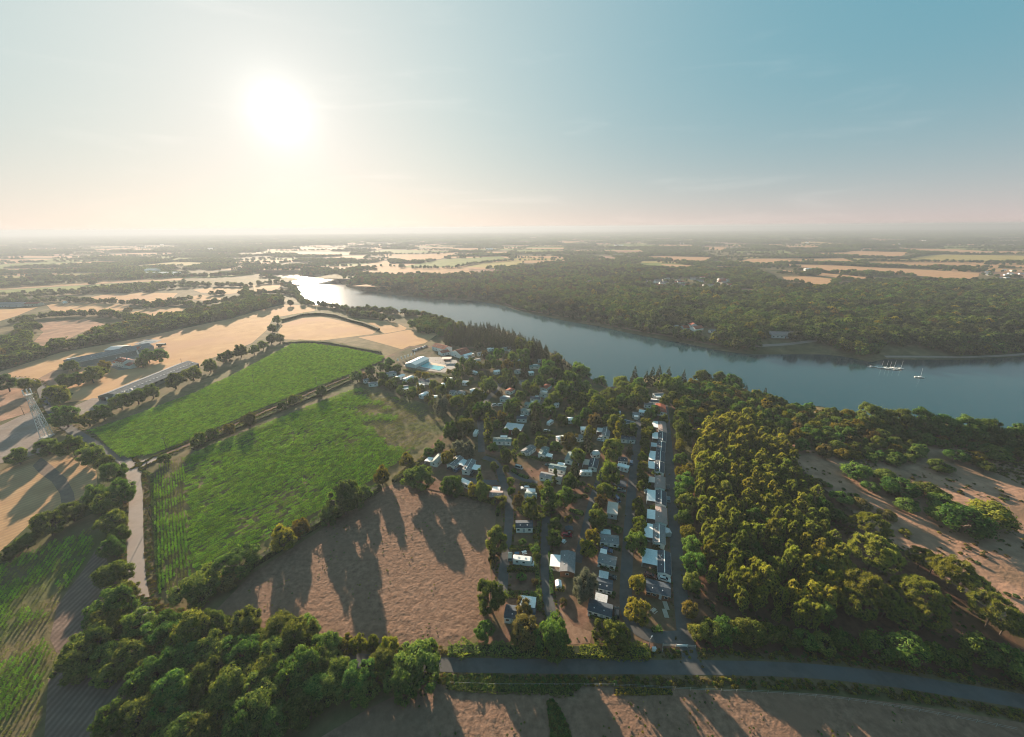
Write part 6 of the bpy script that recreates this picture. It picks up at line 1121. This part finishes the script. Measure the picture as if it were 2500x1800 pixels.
home((215,873),(322,851),'largest grey farm shed with small roof lights behind the farmhouse', w=20, roof=FIBRE, wall=SHEDW, ridge=False, eave=4.6, rise=2.6, name='farm_shed', cat='shed', nwin=5, L=62)
home((272,849),(303,848.5),'white roofed farm shed behind the largest grey one', w=16, roof=CANVG, wall=SHEDW, ridge=False, eave=5.5, rise=1.6, name='farm_shed', cat='shed', nwin=2)
home((312,852),(345,850),'farm shed with red strip roof beside the brown bushes', w=14, roof=REDR, wall=WHITE, ridge=False, eave=4.4, rise=2.0, name='farm_shed', cat='shed', nwin=2)
home((160,878),(200,873),'low open farm lean-to with pale roof beside the grey shed', w=10, roof=CANVG, wall=SHEDW, flat=True, eave=3.0, name='farm_shed', cat='shed', nwin=2)
fh = home((293,877),(313,881),'white two storey farmhouse with red tiled roof and chimneys', w=8.5, roof=REDR, wall=WHITE, ridge=False, eave=5.6, rise=1.8, name='farmhouse', cat='house', nwin=3)
MB().prism([(-3.6, 0), (3.6, 0), (3.6, 2.9), (0, 4.2), (-3.6, 2.9)], -14.5, -6.6).build('wing', WHITE, fh); MB().prism([(-3.9, 2.9), (0, 4.3), (3.9, 2.9), (0, 4.42)], -14.8, -6.55).build('wing_roof', REDR, fh)
MB().prism([(-3.6, 0), (3.6, 0), (3.6, 2.9), (0, 4.2), (-3.6, 2.9)], 6.6, 14.5).build('wing', WHITE, fh); MB().prism([(-3.9, 2.9), (0, 4.3), (3.9, 2.9), (0, 4.42)], 6.55, 14.8).build('wing_roof', REDR, fh)
for x in (-5.2, 5.2): MB().box(x - .35, x + .35, -.4, .4, 6.8, 8.3).build('chimney', WHITE, fh)
for i in range(4): put('window', box_me('window', 1.0, .06, 1.3, GLASS), (-4.8 + 3.2 * i, -4.28, 3.8), fh)
# lined pond
LINER = mat_flat('pond_liner', (.05, .07, .09), .5); r = empty('farm_pond', P(356, 835, .1)); tag(r, 'lined farm pond with pale shining water in the dry field', 'pond'); o0 = P(356, 835, .1)
V = [tuple(P(u, v, .1) - o0) for u, v in ((326,840.5),(358,828),(396,830),(383,836),(353,843))]; mesh_obj('liner', V, [tuple(range(5))], LINER, r); V = [tuple(P(u, v, .1) - o0 + np.array([0, 0, .05])) for u, v in ((335,840),(356,832.5),(383,833.5),(376,836),(352,841.5))]; WTR2 = mat_noise('pond_water', (.10, .13, .15), (.14, .17, .18), rough=.04, spec=.8); mesh_obj('water', V, [tuple(range(5))], WTR2, r)
# grain trailer
p_ = P(395, 846, .08); r = empty('farm_trailer', p_, .25); tag(r, 'dark high sided farm trailer alone in the dry field', 'trailer'); MB().prism([(-1.2, 1.1), (1.2, 1.1), (1.45, 3.3), (-1.45, 3.3)], -4, 4).build('hopper', BARNW, r); MB().box(-4.2, 5.2, -.5, .5, .85, 1.098).build('chassis', METAL, r)
for x in (-2.4, -.9):
    for s in (-1, 1): MB().tube((x, s * 1.15 - .2, .55), (x, s * 1.15 + .2, .55), .55, n=12).build('wheel', TYRE, r)
# lattice mast
bp_ = P(115, 1066, .1); dtop = ray(68, 952); k = ((bp_[0] ** 2 + bp_[1] ** 2) / (dtop[0] ** 2 + dtop[1] ** 2)) ** .5; MH = CAMZ + dtop[2] * k; MH = min(max(MH, 26), 48)
r = empty('telecom_mast', bp_, .35); tag(r, 'tall galvanised lattice mast with white panel antennas beside the farm road', 'mast'); w0, w1 = 2.0, .75; GALV = mat_flat('pale_galvanised_steel', (.52, .53, .53), .5, spec=.4); nlev = 13; MHB = MH - 3.0
def cor(i, z): w = w0 + (w1 - w0) * z / MHB; return ((w, w), (-w, w), (-w, -w), (w, -w))[i % 4] + (z,)
for i in range(4): MB().tube(cor(i, 0), cor(i, MHB), .19, .13, 6).build('mast_leg', GALV, r)
zs = [MHB * (1 - (1 - j / nlev) ** 1.15) for j in range(nlev + 1)]
for j in range(nlev):
    for i in range(4):
        MB().tube(cor(i, zs[j]), cor(i + 1, zs[j + 1]), .085, n=4).build('brace', GALV, r); MB().tube(cor(i, zs[j + 1]), cor(i + 1, zs[j + 1]), .07, n=4).build('strut', GALV, r)
MB().box(-1.5, 1.5, -1.5, 1.5, MHB, MHB + .12).build('platform', GALV, r)
for i in range(6):
    a_ = i * math.pi / 3; x, y = 1.55 * math.cos(a_), 1.55 * math.sin(a_); MB().tube((x, y, MHB - 1.0), (x, y, MH + .6), .06).build('antenna_pole', METAL, r); o = MB().box(-.12, .12, -.26, .26, 0, 2.5).build('antenna_panel', TRIM, r); o.location = (x * 1.18, y * 1.18, MH - 2.3); o.rotation_euler = (0, 0, a_)
for z_, a_ in ((MHB - 3, .4), (MHB - 5, 2.5), (MHB - 7, 4.0)): o = MB().tube((0, 0, 0), (.35, 0, 0), .5, .45, 12).build('dish', TRIM, r); o.location = (1.1 * math.cos(a_), 1.1 * math.sin(a_), z_); o.rotation_euler = (0, 0, a_)
MB().box(-2.6, 2.6, -2.6, 2.6, -.1, .25).build('foundation', CONC, r)
# boats
HULL = mat_flat('white_hull', (.72, .72, .70), .3, spec=.5); SAIL = mat_flat('furled_sail', (.62, .55, .45), .8)
def boat(u, v, rz, L, label, mast=True, name='sailing_boat', group=None, lean=0.0):
    p_ = P(u, v, WATER); r = empty(name, p_, rz); r.rotation_euler = (lean, 0, rz); tag(r, label, 'boat', group); st = [(-.5, .30, .9), (-.2, .36, .95), (.15, .33, 1.0), (.38, .16, 1.1), (.5, .0, 1.2)]; V = []; Fc = []
    for x, w_, h_ in st: V += [(x * L, -w_ * L * .42, h_ * .55), (x * L, -w_ * L * .25, -.2), (x * L, w_ * L * .25, -.2), (x * L, w_ * L * .42, h_ * .55)]
    for i in range(len(st) - 1):
        for e in range(3): Fc.append((4 * i + e, 4 * i + e + 1, 4 * i + 5 + e, 4 * i + 4 + e))
        Fc.append((4 * i + 3, 4 * i, 4 * i + 4, 4 * i + 7))
    Fc.append((0, 1, 2, 3)); h_ = mesh_obj('hull', V, Fc, HULL, r); MB().prism([(-.16 * L, .5), (.16 * L, .5), (.11 * L, .95), (-.11 * L, .95)], -.12 * L, .22 * L).build('cabin', TRIM, r)
    for s in (-1, 1): put('window', box_me('window', .22 * L, .04, .16, GLASS), (.05 * L, s * (.155 * L), .62), r)
    if mast: MB().tube((.08 * L, 0, .5), (.08 * L, 0, L * 1.25), .07, .04, 6).build('mast', TRIM, r); MB().tube((.08 * L, 0, 1.3), (-.42 * L, 0, 1.25), .13, .1, 6).build('boom', SAIL, r)
    else: MB().box(-.42 * L, -.36 * L, -.15, .15, .3, 1.0).build('outboard', GLASS, r)
    return r
boat(2245, 922, -.35, 7.0, 'lone white sailing boat moored apart on the open water', lean=-.12)
for i, (u, v, rz, L, m_) in enumerate(((2126,896,-.2,5.0,0),(2139,897,-.3,5.5,0),(2150,899,-.2,6.0,1),(2162,899,-.25,6.0,1),(2170,901,-.3,6.0,1),(2181,899,-.2,6.0,1),(2184,903,-.2,5.0,0),(2197,901,-.3,6.5,1))):
    boat(u, v, rz, L, ('white sailing boat tied up at the pontoon' if m_ else 'small white motor boat tied up at the pontoon'), bool(m_), 'sailing_boat' if m_ else 'motor_boat', 'sailing boats at the pontoon' if m_ else 'motor boats at the pontoon')
p_, q_ = P(2118, 895, WATER), P(2200, 905, WATER); r = empty('pontoon', (p_ + q_) / 2, math.atan2(q_[1] - p_[1], q_[0] - p_[0])); tag(r, 'narrow floating pontoon with small boats on the far side', 'pontoon'); hl = np.linalg.norm(q_ - p_) / 2
for j in range(9): MB().box(-hl + 2 * hl * j / 9 + .06, -hl + 2 * hl * (j + 1) / 9 - .06, -.9, .9, .1, .4).build('deck_section', PLANKM, r)
for j in range(4): MB().tube((-hl + 2 * hl * (j + .5) / 4, 1.1, -3), (-hl + 2 * hl * (j + .5) / 4, 1.1, 1.5), .14).build('mooring_pile', BARK, r)
# houses on the far bank and in the far country
def house(u, v, L, w, e, ri, wall, roof, label, rz=0.1, name='far_house', cat='house', group=None, nwin=3):
    p_ = G(u, v); r = empty(name, (p_[0], p_[1], p_[2] - .2), rz); tag(r, label, cat, group); MB().prism([(-w / 2, 0), (w / 2, 0), (w / 2, e), (0, e + ri), (-w / 2, e)], -L / 2, L / 2).build('wall', wall, r)
    k = ri / (w / 2) * .5
    MB().prism([(-w / 2 - .5, e - k), (0, e + ri + .02), (w / 2 + .5, e - k), (w / 2 + .5, e - k + .2), (0, e + ri + .22), (-w / 2 - .5, e - k + .2)], -L / 2 - .4, L / 2 + .4).build('roof', roof, r)
    for i in range(nwin): put('window', box_me('window', 1.2, .08, 1.2, GLASS), (-L / 2 + L * (i + .5) / nwin, -w / 2 - .03, 1.2), r)
    put('door', box_me('door', 1.0, .1, 2.1, WOOD), (L * .08, -w / 2 - .04, .05), r); return r
house(1677, 807, 14, 9, 4.5, 2.2, WHITE, REDR, 'red roofed white house at the water, first of three joined roofs'); house(1700, 809, 12, 9, 4.8, 2.4, WHITE, REDR, 'bright orange red roofed white house facing the river', .3); house(1690, 800, 10, 8, 4.5, 2.2, WHITE, REDR, 'dark red roofed house behind the bright one', 1.5); house(1648, 800, 7, 3, 2.5, .6, WHITE, CANV, 'small white cabin among trees beside the red roofed houses'); house(1740, 812, 9, 5, 2.8, .8, GREYW, GREYR, 'grey boathouse beside the red roofed houses')
house(1905, 822, 26, 14, 3.6, 2.4, GREYW, PINKR, 'wide lakeside restaurant with brown roof on the far shore', -.1, 'restaurant', 'building', nwin=6)
for i, (u, v) in enumerate(((1895,828),(1921,830),(1886,822))):
    p_ = G(u, v); r = empty('awning', p_, -.1); tag(r, ('broad', 'second', 'small')[i] + ' white awning in front of the lakeside restaurant', 'awning'); MB().quad((-4, -2, 2.3), (4, -2, 2.3), (4, 2, 3.1), (-4, 2, 3.1)).build('cloth', CANV, r)
    for x in (-3.9, 3.9):
        for y in (-1.9, 1.9): MB().tube((x, y, -1), (x, y, 2.28 if y < 0 else 3.05), .05).build('post', TRIM, r)
house(1985, 842, 14, 6, 2.6, .8, CREAM, CREAM, 'low pale shed on the far shore terrace'); house(1962, 846, 5, 3, 2.2, .5, WHITE, CANV, 'tiny white hut on the far shore terrace')
vr = random.Random(3)
for i in range(34):
    u = vr.uniform(1600, 1790); v = vr.uniform(680, 702) - (u - 1700) * .01; house(u, v, vr.uniform(10, 16), vr.uniform(8, 10), vr.uniform(3, 4.5), 2, vr.choice((WHITE, CREAM, WHITE)), vr.choice((PINKR, PINKR, REDR)), 'pale walled house in the village among the far bank trees', vr.uniform(-.5, .8), 'village_house', 'house', 'village houses beyond the river')
for i in range(40):
    u = vr.uniform(1420, 1640); v = vr.uniform(672, 700); house(u, v, vr.uniform(8, 12), 8, 3, 1.8, vr.choice((WHITE, CREAM)), PINKR, 'brown roofed holiday house scattered under the far bank trees', vr.uniform(-.5, .8), 'holiday_house', 'house', 'holiday houses beyond the river', 2)
for i in range(18):
    u = vr.uniform(2400, 2500); v = vr.uniform(660, 682); house(u, v, 9, 4.5, 2.8, .8, WHITE, CANVG, 'pale caravan home on the far wooded campsite', vr.uniform(-.3, .3), 'far_caravan', 'mobile home', 'caravans beyond the river', 2)
for u, v, L, w, e, wall, roof, lab in ((1792,668,48,22,4,WHITE,CANV,'large white greenhouse on the far plateau'),(1518,626,70,26,6,GREYW,GREYR,'long grey industrial shed in the far fields'),(1645,672,36,14,4,WHITE,CANVG,'long pale roofed hall at the village edge'),(395,672,90,26,7,WHITE,CANV,'white factory with low wings in the hazy distance'),(375,668,30,20,12,WHITE,CANV,'white tower block of the hazy factory'),(1975,661,24,12,5,WHITE,CANV,'white farm building among round trees on the far plateau'),(2005,664,16,10,4,CREAM,REDR,'red roofed farmhouse on the far plateau'),(1195,610,40,18,6,WHITE,CANV,'white barn in the far green fields'),(20,748,55,16,5,GREYW,GREYR,'long dark farm shed at the far edge of the dry fields'),(85,746,22,10,4,CREAM,REDR,'red ended farm building at the far edge of the dry fields'),(160,741,5,2.5,2.2,WHITE,CANV,'tiny white van-like cabin on the far dry field')):
    house(u, v, L, w, e, 2.0, wall, roof, lab, .05, 'far_building', 'building', nwin=5)
for i in range(60):
    u = vr.uniform(20, 2480); v = vr.uniform(575, 606) + (4 if u < 900 else 0); house(u, v, vr.uniform(16, 34), 12, vr.uniform(5, 8), 2.5, WHITE, vr.choice((CANV, CANVG, PINKR)), 'pale house of the distant hamlets below the horizon', vr.uniform(-.4, .4), 'distant_house', 'house', 'distant hamlet houses', 2)
# ------------------------------------------------------------------ shade trees between the upper pitches
bpy.context.view_layer.update()
occ = [(o.location.x, o.location.y, 5.5) for o in COL.objects if o.parent is None and o.get('category') in ('mobile home', 'chalet', 'cabin', 'building', 'car', 'van', 'motorhome', 'caravan', 'pool', 'kiosk', 'shed', 'tent')]
occ += [(x, y, w * .36 + 2.2) for x, y, w in TREE_XY]
for q in RL.values(): occ += [(x, y, 3.2) for x, y in q]
OC = np.array(occ)
up = PP([(905,938),(950,900),(985,915),(1060,925),(1120,900),(1130,875),(1250,868),(1330,885),(1400,915),(1440,960),(1480,970),(1560,985),(1640,1010),(1560,1110),(1480,1130),(1400,1120),(1300,1075),(1220,1060),(1150,1075),(1110,1010),(1060,985)], 4.0)
cand = poisson(up, 4.6, 6000, 21); cnt = 0
for x, y in cand:
    if (np.hypot(OC[:, 0] - x, OC[:, 1] - y) < OC[:, 2] + 1.2).any() or cnt > 85: continue
    q = random.random(); key = 'oakY' if q < .08 else 'oakB' if q < .14 else 'spruce' if q < .2 else 'oak'; w = random.uniform(4.5, 8.0); cnt += 1
    tree(key, x, y, w * (.6 if key == 'spruce' else 1), w * random.uniform(.95, 1.25), {'oak': 'green', 'oakY': 'golden', 'oakB': 'brownish', 'spruce': 'pointed dark'}[key] + ' shade tree between the upper campsite pitches', 'shade trees of the upper pitches ' + key, name='spruce_tree' if key == 'spruce' else 'broadleaf_tree')
low = PP([(1216,1240),(1330,1200),(1440,1150),(1560,1110),(1600,1140),(1610,1400),(1600,1540),(1400,1500),(1240,1480)], .5); cnt = 0
for x, y in poisson(low, 4.0, 5000, 22):
    if (np.hypot(OC[:, 0] - x, OC[:, 1] - y) < OC[:, 2] + .2).any() or cnt > 75: continue
    cnt += 1; w = random.uniform(1.8, 4.0); key = random.choice(('shrub', 'shrub', 'shrub', 'shrubY', 'shrubB')); tree(key, x, y, w, w * random.uniform(.7, 1.0), {'shrub': 'green', 'shrubY': 'golden', 'shrubB': 'brownish'}[key] + ' garden shrub between the lower campsite pitches', 'garden shrubs of the lower pitches ' + key)
# ------------------------------------------------------------------ verge growth, brush and weeds; fence, tables
rg = np.random.default_rng(5); VX = []
def along(q, off0, off1, n, w0, w1, kinds_):
    i = rg.integers(0, len(q) - 1, n); f = rg.random((n, 1)); c = q[i] * (1 - f) + q[i + 1] * f; t = q[i + 1] - q[i]; t = t / (np.linalg.norm(t, axis=1)[:, None] + 1e-9); nn = np.stack([-t[:, 1], t[:, 0]], 1)
    c = c + nn * (rg.uniform(off0, off1, (n, 1)) * np.where(rg.random((n, 1)) < .5, 1, -1)); VX.append(np.concatenate([c, rg.uniform(w0, w1, (n, 1)), rg.choice(kinds_, (n, 1))], 1))
along(RL['main'], 2.7, 5.2, 2600, .35, 1.1, [0, 1, 2, 2, 1]); along(RL['lane'], 2.8, 5.0, 1100, .3, .9, [0, 1, 2, 2]); along(RL['track'], 1.6, 3.4, 900, .4, 1.1, [0, 1, 1]); along(RL['farm'], 2.8, 5, 500, .4, 1.0, [0, 1, 2]); along(RL['c1'], 2.5, 3.6, 260, .3, .7, [0, 2]); along(RL['c4'], 1.9, 2.8, 260, .3, .8, [0, 1, 2]); along(RL['c5'], 2.0, 2.9, 260, .3, .8, [0, 1, 2])
def over(poly, n, w0, w1, kinds_, thr=None, sc=12):
    poly = np.asarray(poly)[:, :2]; x0, y0 = poly.min(0); x1, y1 = poly.max(0); X = rg.uniform(x0, x1, n); Y = rg.uniform(y0, y1, n); ok = inside(poly, X, Y)
    if thr is not None: ok &= vnoise(X, Y, sc, 8) > thr
    X, Y = X[ok], Y[ok]; VX.append(np.stack([X, Y, rg.uniform(w0, w1, len(X)), rg.choice(kinds_, len(X))], 1))
over(FPOLY[-4], 1500, .4, 1.6, [2, 2, 1, 3], .0); over(FPOLY[-1], 2600, .4, 1.5, [0, 2, 3, 3], -.1); over(FPOLY[-3], 2600, .25, .8, [0, 2, 1, 3], -.05, 8); over(FPOLY[2], 900, .2, .55, [0, 3, 1], .35, 9); over(FPOLY[3], 1200, .2, .55, [0, 3, 1], .3, 9); over(PP([(1335,1712),(1350,1706),(1375,1745),(1400,1810),(1390,1860),(1350,1860)]), 500, .4, .8, [0])
over(PP([(1080,1650),(1400,1654),(1440,1662),(1400,1690),(1100,1685)]), 900, .4, 1.0, [0, 0, 0, 3]); over(PP([(2400,1100),(2500,1130),(2500,1190),(2440,1160),(2330,1120)]), 500, .5, 1.6, [2, 2, 1]); over(near_wood, 1600, .6, 2.0, [0, 1, 2, 3]); over(plant, 900, .4, 1.4, [2, 3])
VX = np.concatenate(VX); n = len(VX); ky = [low_tree('shrub', 91, LEAF, 150, .13), low_tree('shrub', 92, LEAFY, 150, .13), low_tree('shrub', 93, LEAFB, 150, .13), low_tree('shrub', 94, LEAFF, 150, .13)]
scatter('undergrowth', np.stack([VX[:, 0], VX[:, 1], height(VX[:, 0], VX[:, 1]) + .18], 1), np.stack([VX[:, 2] * 1.2, VX[:, 2] * 1.2, VX[:, 2] * .8], 1), rg.uniform(0, 6.28, n), VX[:, 3].astype(int), ky, 'rough grass, weeds and low brush on verges and slopes', 'undergrowth')
q = smooth_line([P(u, v)[:2] for u, v in ((1100,1672),(1250,1678),(1400,1674),(1530,1677),(1700,1688),(1850,1692),(2000,1702),(2150,1722),(2300,1748),(2480,1785))], 4.0); o0 = np.array([*q.mean(0), .1]); r = empty('wire_fence', o0); tag(r, 'thin wire fence on grey posts between road verge and the bottom field', 'fence')
pm = MB().tube((0, 0, -.2), (0, 0, 1.15), .06, n=6); pmd = mesh_data('post', pm.v, pm.f, PLANKM)
for a_, b_ in zip(q, q[1:]):
    put('post', pmd, (a_[0] - o0[0], a_[1] - o0[1], 0), r)
    for zz in (.55, 1.05): MB().tube((a_[0] - o0[0], a_[1] - o0[1], zz), (b_[0] - o0[0], b_[1] - o0[1], zz), .018, n=4).build('wire', METAL, r)
for i, (u, v, lab) in enumerate(((1262,1354,'blue picnic table above the motorhome'),(1280,1351,'white picnic table beside the blue one'),(1596,1494,'wooden picnic table in the picnic corner by the entrance'),(1376,1324,'white garden table below the red car'))):
    r = empty('picnic_table', P(u, v, BZ), .3 * i); tag(r, lab, 'table'); m_ = (BLUEP if 'BLUEP' in globals() else mat_flat('blue_plastic', (.06, .16, .26), .5)) if i == 0 else TRIM if i in (1, 3) else PLANKM
    MB().box(-.9, .9, -.4, .4, .7, .76).build('top', m_, r)
    for s in (-1, 1): MB().box(-.9, .9, s * .75 - .14, s * .75 + .14, .42, .47).build('seat', m_, r); MB().box(s * .65 - .05, s * .65 + .05, -.85, .85, .34, .418).build('beam', m_, r); MB().box(s * .65 - .05, s * .65 + .05, -.3, .3, .0, .338).build('leg', m_, r)
